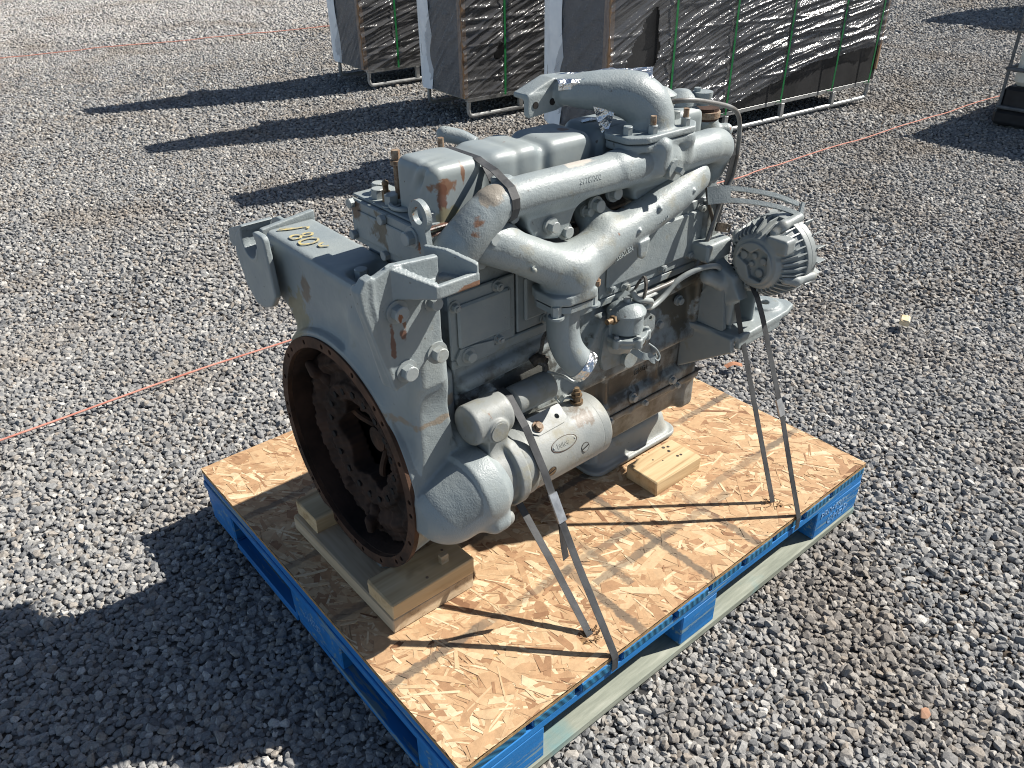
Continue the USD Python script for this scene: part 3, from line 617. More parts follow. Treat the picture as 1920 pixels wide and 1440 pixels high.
# --- bell housing
def f_housing(P):
    X, Y, Z = P
    r = np.sqrt((Y - CY) ** 2 + (Z - CZ) ** 2)
    Rx = np.interp(X, [0.11, 0.136, 0.150, 0.20, 0.270], [0.236, 0.236, 0.229, 0.221, 0.196])
    d = smax((r - Rx) * 0.97, np.abs(X - 0.199) - 0.065, 0.006)
    beam = sd_ext(P, 0, [(0.268, 0.800), (0.765, 0.800), (0.765, 0.675), (0.715, 0.655), (0.66, 0.60), (0.60, 0.56), (0.43, 0.56), (0.36, 0.60), (0.30, 0.64), (0.268, 0.68)], 0.152, 0.262, 0.014)
    beam = smax(beam, X - 0.203 - np.clip(Y - 0.27, 0, 0.3) * 0.24, 0.012)
    d = smin(d, beam, 0.055)
    wall = sd_bb(P, (0.150, 0.282, 0.40), (0.255, 0.46, 0.74), 0.012)
    wall = smax(wall, X - 0.203 - (0.72 - Z) * 0.115, 0.004)
    d = smin(d, wall, 0.03)
    d = smin(d, sd_bb(P, (0.185, 0.32, 0.50), (0.262, 0.70, 0.66), 0.02), 0.03)
    nose = sd_cap(P, (0.196, 0.272, 0.425), (0.240, 0.258, 0.448), 0.071, 0.074)
    d = smin(d, nose, 0.009)
    d = smin(d, sd_cyl(P, (0.215, 0.258, 0.452), (0.262, 0.26, 0.456), 0.072, 0.006), 0.008)
    for a, b in (((0.246, 0.300, 0.528), (0.262, 0.300, 0.528)), ((0.246, 0.208, 0.392), (0.262, 0.208, 0.392))):
        d = smin(d, sd_cap(P, a, b, 0.018), 0.02)
    d = smin(d, sd_cap(P, (0.15, 0.44, 0.20), (0.20, 0.44, 0.198), 0.02), 0.02)
    # shallow well in the top, clutch space
    d = smax(d, -sd_bb(P, (0.170, 0.30, 0.779), (0.25, 0.50, 0.83), 0.02), 0.012)
    d = np.maximum(d, -np.maximum(r - 0.2185, X - 0.250))
    d = np.maximum(d, -sd_cyl(P, (0.215, 0.276, 0.545), (0.245, 0.276, 0.545), 0.010))
    d = np.maximum(d, 0.1305 - X)
    rib = sd_cap(P, (0.19, 0.305, 0.56), (0.235, 0.31, 0.47), 0.003)
    return smin(d, rib, 0.006)
obj("bell_housing", cast(f_housing, (0.12, 0.165, 0.175), (0.32, 0.785, 0.815), 0.0036), M_housing, eng, smooth=True)
ring = sg.Point(0, 0).buffer(0.2368, 48).difference(sg.Point(0, 0).buffer(0.2155, 48))
for i in range(24):
    t = (i + 0.35 + 0.25 * ((i * 7) % 3 - 1)) * 2 * np.pi / 24
    ring = ring.difference(sg.Point(0.2262 * math.cos(t), 0.2262 * math.sin(t)).buffer(0.0049, 6))
ringm = xform(trimesh.creation.extrude_polygon(ring, 0.010, engine="earcut"), YZ, (0.1265, CY, CZ))
obj("flange_ring", ringm, M_rust, eng, smooth=30)
obj("inner_wall", lathe([(0.2182, 0), (0.2182, 0.108), (0.2142, 0.108), (0.2142, 0.0), (0.2182, 0)], (0.137, CY, CZ), (1, 0, 0), 64, caps=False), M_rust_dark, eng, smooth=30)
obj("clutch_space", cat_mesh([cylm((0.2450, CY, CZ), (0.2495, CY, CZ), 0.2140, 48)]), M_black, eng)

# --- flywheel and clutch plate inside
def f_fly(P):
    X, Y, Z = P
    r = np.sqrt((Y - CY) ** 2 + (Z - CZ) ** 2); th = np.arctan2(Z - CZ, Y - CY)
    xs = np.interp(r, [0.0, 0.088, 0.098, 0.128, 0.134, 0.150, 0.170, 0.205], [0.19, 0.176, 0.170, 0.164, 0.172, 0.174, 0.163, 0.178])
    lug = np.cos(3 * th + 0.6)
    d = np.maximum(xs - 0.012 * 0.2 * np.clip(lug, 0, 1) * (r > 0.135) - X, X - 0.215)
    d = np.maximum(d, r - (0.2045 + 0.003 * lug))
    d = np.maximum(d, -(r - 0.0865 - 0.008 * np.cos(6 * th)))
    d = d + 0.0042 * np.sin(Y * 70 + Z * 34) * np.sin(Z * 96 - Y * 27) * (r > 0.136) + 0.002 * np.sin(Y * 210 + Z * 130) * np.sin(Z * 250)
    return d * 0.8
fl = obj("flywheel", cast(f_fly, (0.14, 0.30, 0.21), (0.225, 0.735, 0.65), 0.0034), M_rust_dark, eng, smooth=True)
for i in range(18):
    t = i * 2 * np.pi / 18 + 0.1; p = np.array([0.168, CY + 0.113 * math.cos(t), CZ + 0.113 * math.sin(t)])
    obj("hole", cylm(p + [-0.0035, 0, 0], p + [0.01, 0, 0], 0.0068, 10), M_black, fl)  # solid black plugs paint the dark inside the plate holes
for t in (0.7, 2.75, 4.62):
    p = np.array([0.176, CY + 0.172 * math.cos(t), CZ + 0.172 * math.sin(t)]); q = np.array([0.0, math.cos(t), math.sin(t)])
    obj("release_lug", cast(lambda P, p=p, q=q: smin(sd_cap(P, p - q * 0.02, p + q * 0.018, 0.016, 0.012), sd_cap(P, p + [-0.02, 0, 0], p + q * 0.02 + [-0.022, 0, 0], 0.012, 0.009), 0.01), p - 0.06, p + 0.06, 0.0032), M_rust_dark, fl, smooth=True)
hub = obj("clutch_hub", cat_mesh([lathe([(0.0, 0), (0.028, 0), (0.026, 0.035), (0.012, 0.038), (0.0, 0.036)], (0.236, CY, CZ), NX, 24)] + [tube([(0.225, CY + 0.02 * math.cos(t), CZ + 0.02 * math.sin(t)), (0.205, CY + 0.06 * math.cos(t), CZ + 0.06 * math.sin(t)), (0.20, CY + 0.088 * math.cos(t), CZ + 0.088 * math.sin(t))], 0.007, 8) for t in (0.4, 2.5, 4.6)]), M_rust, eng, smooth=40)

# --- near mount bracket: plate, curved side flange, shelf with a cup
YB = 0.256
def f_brk(P):
    X, Y, Z = P
    pl = sd_ext(P, 1, [(0.098, 0.716), (0.112, 0.717), (0.139, 0.728), (0.160, 0.748), (0.185, 0.750), (0.188, 0.905), (0.112, 0.912), (0.078, 0.90), (0.074, 0.865)], YB - 0.012, YB, 0.002)
    fl = sd_ext(P, 1, [(0.098, 0.716), (0.092, 0.72), (0.058, 0.855), (0.055, 0.885), (0.066, 0.902), (0.078, 0.905), (0.076, 0.87)], YB - 0.012, YB + 0.006, 0.003)
    d = smin(pl, fl, 0.008)
    wing = sd_cap(P, (0.062, YB + 0.01, 0.885), (0.094, YB + 0.01, 0.724), 0.006)
    d = smin(d, wing, 0.01)
    # shelf: a channel with sloping side walls and a low front lip
    shelf = sd_ext(P, 2, [(0.112, YB), (0.155, 0.206), (0.226, 0.206), (0.212, YB)], 0.864, 0.873, 0.002)
    front = sd_bb(P, (0.155, 0.2005, 0.8615), (0.2285, 0.2095, 0.882), 0.002)
    lw = np.maximum(sd_ext(P, 2, [(0.100, YB - 0.006), (0.112, YB - 0.001), (0.160, 0.2065), (0.153, 0.2005)], 0.8615, 0.916, 0.002), Z - 0.912 + 0.62 * np.clip(0.25 - Y, 0, 1))
    rw = np.maximum(sd_ext(P, 2, [(0.188, 0.282), (0.196, 0.284), (0.231, 0.2065), (0.224, 0.2005)], 0.8615, 0.912, 0.002), Z - 0.909 + 0.30 * np.clip(0.25 - Y, 0, 1))
    ramp = sd_ext(P, 0, [(YB, 0.905), (YB - 0.03, 0.872), (YB, 0.866)], 0.112, 0.20, 0.002)
    d = np.minimum(np.minimum(smin(shelf, front, 0.004), np.minimum(lw, rw)), np.minimum(d, ramp) if False else d)
    d = np.maximum(d, -sd_cyl(P, (0.187, YB - 0.026, 0.85), (0.187, YB - 0.026, 0.90), 0.0145, 0.001))
    return d
brk = obj("mount_bracket", cast(f_brk, (0.045, 0.18, 0.705), (0.245, 0.285, 0.925), 0.0024), M_bracket, eng, smooth=True, label="near mount bracket with rust chips")
for (x, z, r) in ((0.111, 0.842, 0.0125), (0.172, 0.838, 0.010), (0.174, 0.752, 0.0125), (0.118, 0.742, 0.0125)):
    bolt((x, YB - 0.012, z), NY, r, 0.012, parent=brk)
bolt((0.197, 0.49, 0.78), UZ, 0.012, 0.018)
# far bracket, the mirror image
def f_far(P):
    X, Y, Z = P
    d = sd_ext(P, 0, rounded([(0.702, 0.815), (0.690, 0.70), (0.715, 0.670), (0.752, 0.654), (0.786, 0.652), (0.820, 0.680), (0.846, 0.742), (0.830, 0.785), (0.792, 0.812)], 0.012), 0.121, 0.134, 0.003)
    d = np.minimum(d, sd_ext(P, 1, [(0.122, 0.66), (0.262, 0.67), (0.262, 0.815), (0.122, 0.80)], 0.768, 0.780, 0.002))
    d = np.maximum(d, -np.maximum(np.sqrt((Y - 0.768) ** 2 + (Z - 0.786) ** 2) - 0.032, X - 0.15))
    d = np.maximum(d, -sd_bb(P, (0.10, 0.742, 0.79), (0.15, 0.798, 0.86), 0.002))
    r = np.sqrt((Y - 0.770) ** 2 + (Z - 0.786) ** 2)
    cup = np.maximum(np.maximum(np.abs(r - 0.0345) - 0.0035, np.abs(X - 0.152) - 0.032), np.minimum(Z - 0.782, np.where(Y > 0.77, Z - 0.812, Z - 0.782)))
    d = np.minimum(d, cup)
    d = np.minimum(d, sd_ext(P, 0, [(0.84, 0.795), (0.845, 0.748), (0.893, 0.735), (0.908, 0.745), (0.90, 0.772)], 0.136, 0.146, 0.002))
    d = np.minimum(d, sd_bb(P, (0.14, 0.776, 0.742), (0.25, 0.895, 0.752), 0.002))
    return np.minimum(d, sd_ext(P, 0, [(0.765, 0.75), (0.945, 0.745), (0.945, 0.752), (0.895, 0.772), (0.845, 0.772), (0.775, 0.79)], 0.236, 0.247, 0.002))
obj("mount_bracket", cast(f_far, (0.11, 0.68, 0.64), (0.27, 0.955, 0.83), 0.0027), M_bracket, eng, smooth=True, label="far mount bracket")
# yellow paint-pen mark on the beam: R80 and a slash
mk = []
def gl(o, k, L):
    for pts in L:
        p = spline(np.array([(o[0] + k * b_, o[1] - k * a_, 0.8022 + 0.00012 * len(mk)) for a_, b_ in pts]), 6)
        t_ = np.gradient(p, axis=0); mk.append(ribbon(p, np.cross([0, 0, 1.0], t_), 0.0046, 0.0008, 0))
gl((0.172, 0.742), 0.001, [[(-6, 0), (6, 22), (12, 44)], [(-10, 6), (0, 20), (8, 30)], [(12, 44), (18, 52), (24, 46)]])
gl((0.172, 0.702), 0.001, [[(6, 0), (16, 2), (18, 14), (8, 20), (0, 14), (0, 4), (6, 0)], [(8, 20), (4, 32), (10, 42), (18, 38), (18, 28), (8, 20)]])
gl((0.172, 0.668), 0.001, [[(2, 2), (14, 0), (22, 12), (20, 30), (8, 36), (-2, 26), (-2, 10), (2, 2)]])
gl((0.172, 0.636), 0.001, [[(0, 34), (6, 24), (14, 22), (22, 34)]])
obj("paint_mark", cat_mesh(mk), M_yellow, eng)

# --- cylinder head and rear plate
def f_head(P):
    d = sd_bb(P, (0.228, 0.325, 0.838), (0.925, 0.535, 0.908), 0.004)
    return smin(d, sd_bb(P, (0.24, 0.318, 0.845), (0.90, 0.33, 0.90), 0.004), 0.006)
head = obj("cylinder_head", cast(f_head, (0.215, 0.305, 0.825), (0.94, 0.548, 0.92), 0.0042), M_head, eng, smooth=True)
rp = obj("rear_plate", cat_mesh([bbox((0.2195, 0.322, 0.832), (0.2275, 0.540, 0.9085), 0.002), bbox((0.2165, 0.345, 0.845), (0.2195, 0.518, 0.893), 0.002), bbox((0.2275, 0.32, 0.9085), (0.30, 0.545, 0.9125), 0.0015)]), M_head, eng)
for y, z in ((0.358, 0.895), (0.435, 0.899), (0.53, 0.902), (0.345, 0.842), (0.435, 0.838), (0.532, 0.846)): bolt((0.2185, y, z), NX, 0.0085, 0.008, parent=rp, washer=False)
for x, y in ((0.245, 0.49), (0.246, 0.345), (0.262, 0.515), (0.245, 0.45)): bolt((x, y, 0.912), UZ, 0.0115, 0.015)
obj("stud_ring", cat_mesh([tube([(0.25 + 0.018 * math.cos(t), 0.425 + 0.022 * math.sin(t), 0.917) for t in np.linspace(0, 6.28, 14)], 0.004, 8, 3)]), M_bolt, eng, smooth=40)
bleed = obj("bleed_fitting", cat_mesh([cylm((0.246, 0.466, 0.91), (0.246, 0.466, 0.932), 0.007, 6), cylm((0.246, 0.466, 0.93), (0.246, 0.466, 0.94), 0.005, 10), trimesh.creation.icosphere(1, 0.006).apply_translation([0.246, 0.466, 0.944])]), M_brass, eng)
obj("stud_nut", cat_mesh([cylm((0.262, 0.452, 0.91), (0.262, 0.452, 0.990), 0.006, 8), cylm((0.262, 0.452, 0.975), (0.262, 0.452, 0.982), 0.010, 12), cylm((0.262, 0.452, 0.984), (0.262, 0.452, 0.998), 0.0072, 6)]), M_boltrust, eng)

# --- lifting eye
ex, ey, ez = 0.2145, 0.318, 0.945
pl = sg.Point(0, 0).buffer(0.0245, 20).union(sg.Polygon([(-0.0165, -0.012), (0.0165, -0.012), (0.024, -0.055), (0.017, -0.125), (-0.018, -0.125), (-0.024, -0.06)])).difference(sg.Point(0, 0.001).buffer(0.0135, 16))
le = obj("lifting_eye", xform(trimesh.creation.extrude_polygon(pl.buffer(-0.004).buffer(0.004, 4), 0.0095, engine="earcut"), YZ, (0.209, 0.322, 0.937)), M_eye, eng, smooth=35)
bolt((0.2088, 0.340, 0.899), NX, 0.0115, 0.011, parent=le, m=M_bolt)
bolt((0.2088, 0.335, 0.838), NX, 0.0095, 0.010, parent=le, m=M_bolt)

# --- rocker cover, pressed steel with raised panels
def zt(X): return 0.9985 - 0.022 * (X - 0.30)
def f_rocker(P):
    X, Y, Z = P
    x = X; swell = np.zeros_like(X)
    for c, w, a in ((0.348, 0.015, 0.0062), (0.410, 0.010, 0.0022), (0.470, 0.013, 0.0078), (0.592, 0.014, 0.0125), (0.70, 0.012, 0.009), (0.80, 0.012, 0.006)):
        swell = swell + a * np.exp(-((x - c) / w) ** 2)
    w = 0.052 - swell * 0.8
    Q = [X, Y, Z]
    q0, q1, q2 = np.abs(X - 0.5645) - 0.3265 + 0.024, np.abs(Y - 0.381) - w + 0.018, Z - (zt(X) - swell) + 0.018
    d = np.sqrt(np.maximum(q0, 0) ** 2 + np.maximum(q1, 0) ** 2 + np.maximum(q2, 0) ** 2) + np.minimum(np.maximum(np.maximum(q0, q1), q2), 0) - 0.018
    d = np.maximum(d, 0.904 - Z)
    dent = 0.0060 * np.exp(-(((X - 0.262) / 0.022) ** 2 + ((Y - 0.362) / 0.02) ** 2 + ((Z - 0.975) / 0.022) ** 2)) * (1 + 0.8 * np.sin(Y * 260 + Z * 150))
    lip = sd_bb(P, (0.232, 0.322, 0.904), (0.897, 0.440, 0.910), 0.0025)
    return np.minimum((d + dent) * 0.85, lip)
obj("rocker_cover", cast(f_rocker, (0.222, 0.312, 0.896), (0.907, 0.450, 1.012), 0.0033), M_rocker, eng, smooth=True)
obj("breather_stub", cat_mesh([tube([(0.40, 0.425, 0.985), (0.385, 0.445, 0.996), (0.365, 0.462, 1.002)], 0.013, 14), trimesh.creation.icosphere(2, 0.013).apply_translation([0.365, 0.462, 1.002])]), M_paint_clean, eng, smooth=True)
obj("cover_stud", cat_mesh([cylm((0.335, 0.43, 0.985), (0.335, 0.43, 1.008), 0.005, 8)]), M_boltrust, eng)
# caps beyond the inlet elbow
cap = obj("filler_cap", lathe([(0.020, 0), (0.022, 0.004), (0.026, 0.026), (0.0265, 0.030), (0.018, 0.036), (0.008, 0.042), (0.0, 0.043)], (0.765, 0.340, 0.994), UZ, 28), M_paint_clean, eng, smooth=40)
obj("neck", cylm((0.765, 0.340, 0.975), (0.765, 0.340, 0.995), 0.017, 20), M_boltrust, cap)
cp2 = obj("vent_cap", cat_mesh([lathe([(0.028, 0), (0.033, 0.006), (0.030, 0.020), (0.014, 0.030), (0.0, 0.031)], (0.86, 0.372, 0.982), UZ, 28), lathe([(0.015, 0), (0.019, 0.018), (0.019, 0.024), (0.0, 0.025)], (0.89, 0.345, 0.985), UZ, 20), cylm((0.882, 0.352, 1.0), (0.882, 0.352, 1.016), 0.007, 6)]), M_paint_clean, eng, smooth=40)

# --- water outlet at the front of the head
def f_outlet(P):
    d = sd_cyl(P, (0.925, 0.36, 0.90), (0.925, 0.36, 0.95), 0.026, 0.004)
    d = smin(d, sd_bb(P, (0.905, 0.325, 0.87), (0.965, 0.42, 0.915), 0.008), 0.015)
    d = smin(d, sd_cap(P, (0.945, 0.345, 0.925), (0.962, 0.335, 0.925), 0.014), 0.01)
    return smin(d, sd_cap(P, (0.95, 0.34, 0.88), (0.975, 0.325, 0.875), 0.017), 0.012)
wo = obj("water_outlet", cast(f_outlet, (0.885, 0.295, 0.85), (1.0, 0.43, 0.96), 0.003), M_paint, eng, smooth=True)
obj("clamp_band", lathe([(0.0275, 0), (0.0285, 0.001), (0.0285, 0.012), (0.0275, 0.013)], (0.925, 0.36, 0.953), UZ, 24), M_boltrust, wo)
obj("hose_stub", cat_mesh([cylm((0.925, 0.36, 0.945), (0.925, 0.36, 0.972), 0.025, 24)]), M_rust_dark, wo)

# --- intake manifold (the long rail)
def rz(x): return 0.9405 - 0.028 * (x - 0.34)
RY = 0.282
def f_rail(P):
    X, Y, Z = P
    pts = [(0.246, 0.312, 0.842), (0.256, 0.298, 0.872), (0.278, 0.287, 0.902), (0.308, 0.283, 0.926), (0.350, RY, rz(0.35)), (0.55, RY, rz(0.55)), (0.80, RY, rz(0.80)), (0.852, 0.287, rz(0.85) - 0.001), (0.893, 0.302, 0.913), (0.914, 0.322, 0.892), (0.917, 0.335, 0.862)]
    q = spline(np.c_[pts, [0.034, 0.036, 0.0345, 0.0325, 0.0305, 0.031, 0.0315, 0.0315, 0.033, 0.034, 0.034]], 4)
    d = sd_path(P, q[:, :3], q[:, 3])
    # thicker front half with a step
    d = smin(d, sd_cap(P, (0.59, RY, rz(0.60) + 0.002), (0.70, RY, rz(0.70) + 0.002), 0.0335), 0.004)
    # boss and ears bolted to the head
    d = smin(d, sd_cyl(P, (0.243, 0.272, 0.868), (0.243, 0.325, 0.868), 0.017, 0.004), 0.008)
    d = smin(d, sd_cyl(P, (0.262, 0.275, 0.842), (0.262, 0.325, 0.842), 0.018, 0.004), 0.012)
    d = smin(d, sd_cyl(P, (0.352, 0.296, 0.93), (0.352, 0.300, 0.972), 0.016, 0.002), 0.006)
    port = sd_ext(P, 1, [(0.375, 0.925), (0.385, 0.885), (0.40, 0.862), (0.452, 0.850), (0.476, 0.862), (0.492, 0.895), (0.508, 0.925)], 0.274, 0.325, 0.006)
    d = smin(d, port, 0.022)
    port2 = sd_ext(P, 1, [(0.62, 0.925), (0.635, 0.875), (0.66, 0.858), (0.735, 0.850), (0.765, 0.868), (0.785, 0.92)], 0.276, 0.325, 0.006)
    d = smin(d, port2, 0.022)
    # riser to the inlet flange
    d = smin(d, sd_cyl(P, (0.688, 0.290, 0.925), (0.688, 0.297, 0.972), 0.046, 0.006), 0.03)
    d = np.minimum(d, sd_ext(P, 2, rounded([(0.604, 0.272), (0.632, 0.250), (0.745, 0.246), (0.772, 0.268), (0.772, 0.318), (0.745, 0.345), (0.632, 0.345), (0.604, 0.322)], 0.012), 0.962, 0.975, 0.002))
    for x, y in ((0.668, 0.252), (0.742, 0.262)):
        d = smin(d, sd_cap(P, (x, y, 0.965), (x, y + 0.004, 0.932), 0.0185), 0.010)
    d = np.minimum(d, sd_bb(P, (0.702, 0.243, 0.925), (0.716, 0.262, 0.945), 0.002))
    return d
rail = obj("intake_manifold", cast(f_rail, (0.205, 0.225, 0.815), (0.965, 0.375, 1.0), 0.0034), M_rail, eng, smooth=True)
for p, r in (((0.243, 0.272, 0.868), 0.0105), ((0.430, 0.270, 0.880), 0.010), ((0.470, 0.280, 0.858), 0.0105), ((0.735, 0.272, 0.878), 0.010)):
    bolt(p, NY, r, 0.010, parent=rail)
plug = obj("plug", cat_mesh([cylm((0.690, 0.262, 0.925), (0.690, 0.240, 0.925), 0.0175, 6), cylm((0.690, 0.242, 0.925), (0.690, 0.232, 0.925), 0.0185, 18), cylm((0.690, 0.234, 0.925), (0.690, 0.218, 0.925), 0.0065, 4)]), M_paint, rail)
Rtilt = frame((0, -0.85, 0.53), (0, 0, 1))
R3 = np.stack([np.array([1.0, 0, -0.028]), np.cross([0, -0.93, 0.36], [1.0, 0, 0]), np.array([0, -0.93, 0.36])], 1)
lettering("37787302", 0.0082, 0.0018, R3, (0.476, RY - 0.0295, rz(0.48) + 0.006), M_rail, rail, name="cast_number", sx=0.85)

# --- inlet elbow, foil taped over its mouth
def f_elbow(P):
    X, Y, Z = P
    pts = [(0.688, 0.296, 0.985), (0.690, 0.300, 1.005), (0.684, 0.309, 1.024), (0.668, 0.324, 1.038), (0.64, 0.345, 1.046), (0.60, 0.370, 1.050), (0.566, 0.390, 1.051)]
    q = spline(np.c_[pts, [0.041, 0.041, 0.042, 0.0405, 0.036, 0.030, 0.022]], 9)
    d = sd_path(P, q[:, :3], q[:, 3])
    d = np.maximum(d, 0.976 - Z)
    d = smin(d, sd_ext(P, 2, [(0.548, 0.375), (0.60, 0.338), (0.685, 0.308), (0.735, 0.345), (0.70, 0.395), (0.60, 0.432), (0.56, 0.425)], 1.044, 1.0685, 0.004), 0.014)
    # bracket arm and its sloping web
    d = smin(d, sd_ext(P, 1, rounded([(0.486, 1.018), (0.552, 1.022), (0.580, 1.030), (0.585, 1.056), (0.486, 1.056)], 0.006), 0.390, 0.401, 0.002), 0.006)
    d = smin(d, sd_ext(P, 1, [(0.486, 1.048), (0.486, 1.056), (0.546, 1.0755), (0.60, 1.073), (0.60, 1.048)], 0.392, 0.428, 0.003), 0.005)
    fl = sd_ext(P, 2, rounded([(0.600, 0.270), (0.630, 0.248), (0.747, 0.244), (0.775, 0.266), (0.775, 0.318), (0.747, 0.347), (0.630, 0.347), (0.600, 0.322)], 0.012), 0.9775, 0.989, 0.002)
    return smin(d, fl, 0.006)
elb = obj("inlet_elbow", cast(f_elbow, (0.475, 0.23, 0.966), (0.785, 0.445, 1.09), 0.0030), M_paint_clean, eng, smooth=True)
for x, y in ((0.618, 0.285), (0.655, 0.262), (0.735, 0.258), (0.758, 0.30)):
    bolt((x, y, 0.989), UZ, 0.0085, 0.013, parent=elb, washer=False)
    if x > 0.64 and y < 0.29: obj("stud", cylm((x, y, 0.995), (x, y, 1.018), 0.0052, 12), M_boltrust, elb)
for x in (0.503, 0.541): obj("hole", cylm((x, 0.3885, 1.038), (x, 0.3925, 1.038), 0.0058, 14), M_black, elb)  # not cut: black discs paint the shade inside the bracket holes
# foil: crumpled sheet over the mouth with a flap down the near side
g = np.random.default_rng(77)
gu, gv_ = np.meshgrid(np.linspace(0, 1, 46), np.linspace(0, 1, 26), indexing="ij")
A_, B_, C_, D_ = [np.array(q) for q in ((0.543, 0.380, 1.0735), (0.690, 0.303, 1.0735), (0.742, 0.345, 1.0735), (0.565, 0.430, 1.0735))]
s_ = gv_ * 1.32 - 0.22
base = (A_ + (B_ - A_) * gu[..., None]) * (1 - s_.clip(0, 1))[..., None] + (D_ + (C_ - D_) * gu[..., None]) * s_.clip(0, 1)[..., None]
flap = np.clip(-s_, 0, 1) * (0.35 + 1.9 * np.exp(-((gu - 0.50) / 0.13) ** 2))
outw = np.cross(B_ - A_, [0, 0, 1.0]); outw /= np.linalg.norm(outw)
base = base + outw * np.minimum(flap, 0.02)[..., None] * 0.35 - np.array([0, 0, 1.0]) * (flap * 0.19)[..., None]
nz = meshkit.fbm(np.stack([gu * 9, gv_ * 5, 0 * gu], -1), 3, 8) - 0.5
base[..., 2] += nz * 0.0035; base += outw * (nz * 0.004)[..., None]
ai = np.arange(46 * 26).reshape(46, 26)
qf = np.stack([ai[:-1, :-1].ravel(), ai[1:, :-1].ravel(), ai[1:, 1:].ravel(), ai[:-1, 1:].ravel()], 1)
obj("foil_cover", cat_mesh([trimesh.Trimesh(base.reshape(-1, 3), np.vstack([qf[:, [0, 1, 2]], qf[:, [0, 2, 3]]]), process=False), bbox((0.575, 0.355, 1.060), (0.69, 0.40, 1.0725), 0.003)]), M_foil, elb)
obj("foil_scrap", ribbon([(0.612, 0.392, 0.992), (0.630, 0.386, 0.994), (0.648, 0.380, 0.993), (0.664, 0.376, 0.996)], (0.4, 0.6, 0.1), 0.011, 0.0012, 3), M_foil, eng)

# --- exhaust manifold, flange and down pipe
EY = 0.262
def f_exh(P):
    d = sd_path(P, [(0.315, 0.287, 0.876), (0.365, 0.270, 0.850), (0.425, EY, 0.815), (0.458, EY, 0.792)], [0.034, 0.033, 0.036, 0.042])
    d = smin(d, sd_path(P, [(0.470, EY, 0.795), (0.56, 0.263, 0.823), (0.66, 0.266, 0.843), (0.74, 0.270, 0.862), (0.80, 0.280, 0.880)], [0.043, 0.036, 0.034, 0.034, 0.031]), 0.028)
    d = smin(d, sd_cyl(P, (0.460, EY - 0.002, 0.82), (0.460, EY - 0.002, 0.754), 0.037, 0.006), 0.02)
    for a, b, r in (((0.335, 0.28, 0.875), (0.345, 0.322, 0.905), 0.026), ((0.555, 0.275, 0.835), (0.56, 0.322, 0.870), 0.030), ((0.80, 0.285, 0.875), (0.815, 0.322, 0.895), 0.026), ((0.292, 0.29, 0.885), (0.287, 0.322, 0.875), 0.024)):
        d = smin(d, sd_cap(P, a, b, r), 0.02)
    d = smin(d, sd_ext(P, 2, rounded([(0.405, 0.236), (0.43, 0.219), (0.488, 0.216), (0.504, 0.228), (0.504, 0.285), (0.48, 0.304), (0.415, 0.302), (0.405, 0.28)], 0.010), 0.752, 0.7695, 0.002), 0.006)
    d = smin(d, sd_ext(P, 1, [(0.602, 0.815), (0.606, 0.786), (0.615, 0.781), (0.624, 0.786), (0.632, 0.818)], 0.228, 0.236, 0.002), 0.006)
    for x, z, y in ((0.360, 0.835, 0.2335), (0.602, 0.838, 0.2315), (0.66, 0.862, 0.2375), (0.755, 0.872, 0.2420)): d = smin(d, sd_cap(P, (x, y, z), (x, y - 0.002, z), 0.0048), 0.002)
    return d
exh = obj("exhaust_manifold", cast(f_exh, (0.25, 0.185, 0.70), (0.86, 0.335, 0.945), 0.0034), M_paint, eng, smooth=True)
R4 = np.stack([np.array([0.97, 0, 0.22]), np.cross([0, -0.95, 0.28], [0.97, 0, 0.22]), np.array([0, -0.95, 0.28])], 1)
lettering("1BAILEN", 0.0085, 0.002, R4, (0.545, EY - 0.0335, 0.798), M_paint, exh, name="cast_letters", sx=0.85)
lettering("37182271", 0.0075, 0.0018, R4, (0.640, EY - 0.0290, 0.833), M_paint, exh, name="cast_letters", sx=0.8)
for p, r in (((0.355, 0.285, 0.912), 0.011), ((0.305, 0.270, 0.892), 0.0105), ((0.340, 0.293, 0.848), 0.0105), ((0.300, 0.300, 0.846), 0.0105), ((0.548, 0.285, 0.882), 0.011), ((0.595, 0.29, 0.892), 0.011), ((0.775, 0.280, 0.905), 0.0105), ((0.850, 0.300, 0.852), 0.0105), ((0.535, 0.295, 0.872), 0.008)):
    bolt(p, (0, -1, 0.12), r, 0.0105, parent=exh)
obj("stud", cylm((0.496, 0.229, 0.767), (0.496, 0.229, 0.788), 0.0068, 12), M_boltrust, exh)
obj("stud_nut", cylm((0.496, 0.229, 0.769), (0.496, 0.229, 0.778), 0.0105, 6), M_boltrust, exh)
fl2 = obj("pipe_flange", prism(rounded([(0.408, 0.240), (0.434, 0.222), (0.486, 0.219), (0.496, 0.25), (0.49, 0.296), (0.42, 0.300), (0.408, 0.28)], 0.008), 0.011, np.eye(3), (0, 0, 0.7375)), M_mount, eng)
for x, y in ((0.413, 0.236), (0.494, 0.231)):
    bolt((x, y, 0.7525), (0, 0, -1), 0.009, 0.018, parent=fl2, washer=False)
    obj("washer", cylm((x, y, 0.7305), (x, y, 0.7345), 0.014, 18), M_mount, fl2)
pp = [(0.454, EY - 0.002, 0.740), (0.452, EY - 0.002, 0.705), (0.453, EY - 0.004, 0.672), (0.460, EY - 0.010, 0.644), (0.472, EY - 0.020, 0.622), (0.486, EY - 0.032, 0.608)]
dp = obj("down_pipe", tube(pp, 0.0292, 28), M_paint_clean, eng, smooth=40)
tp = spline(pp, 8)[-7:]
obj("foil_tape", tube(tp + np.array([0.0, 0, 0]), 0.0297 + 0.0006 * np.random.default_rng(4).random(len(tp)), 28, 0), M_foil, dp)

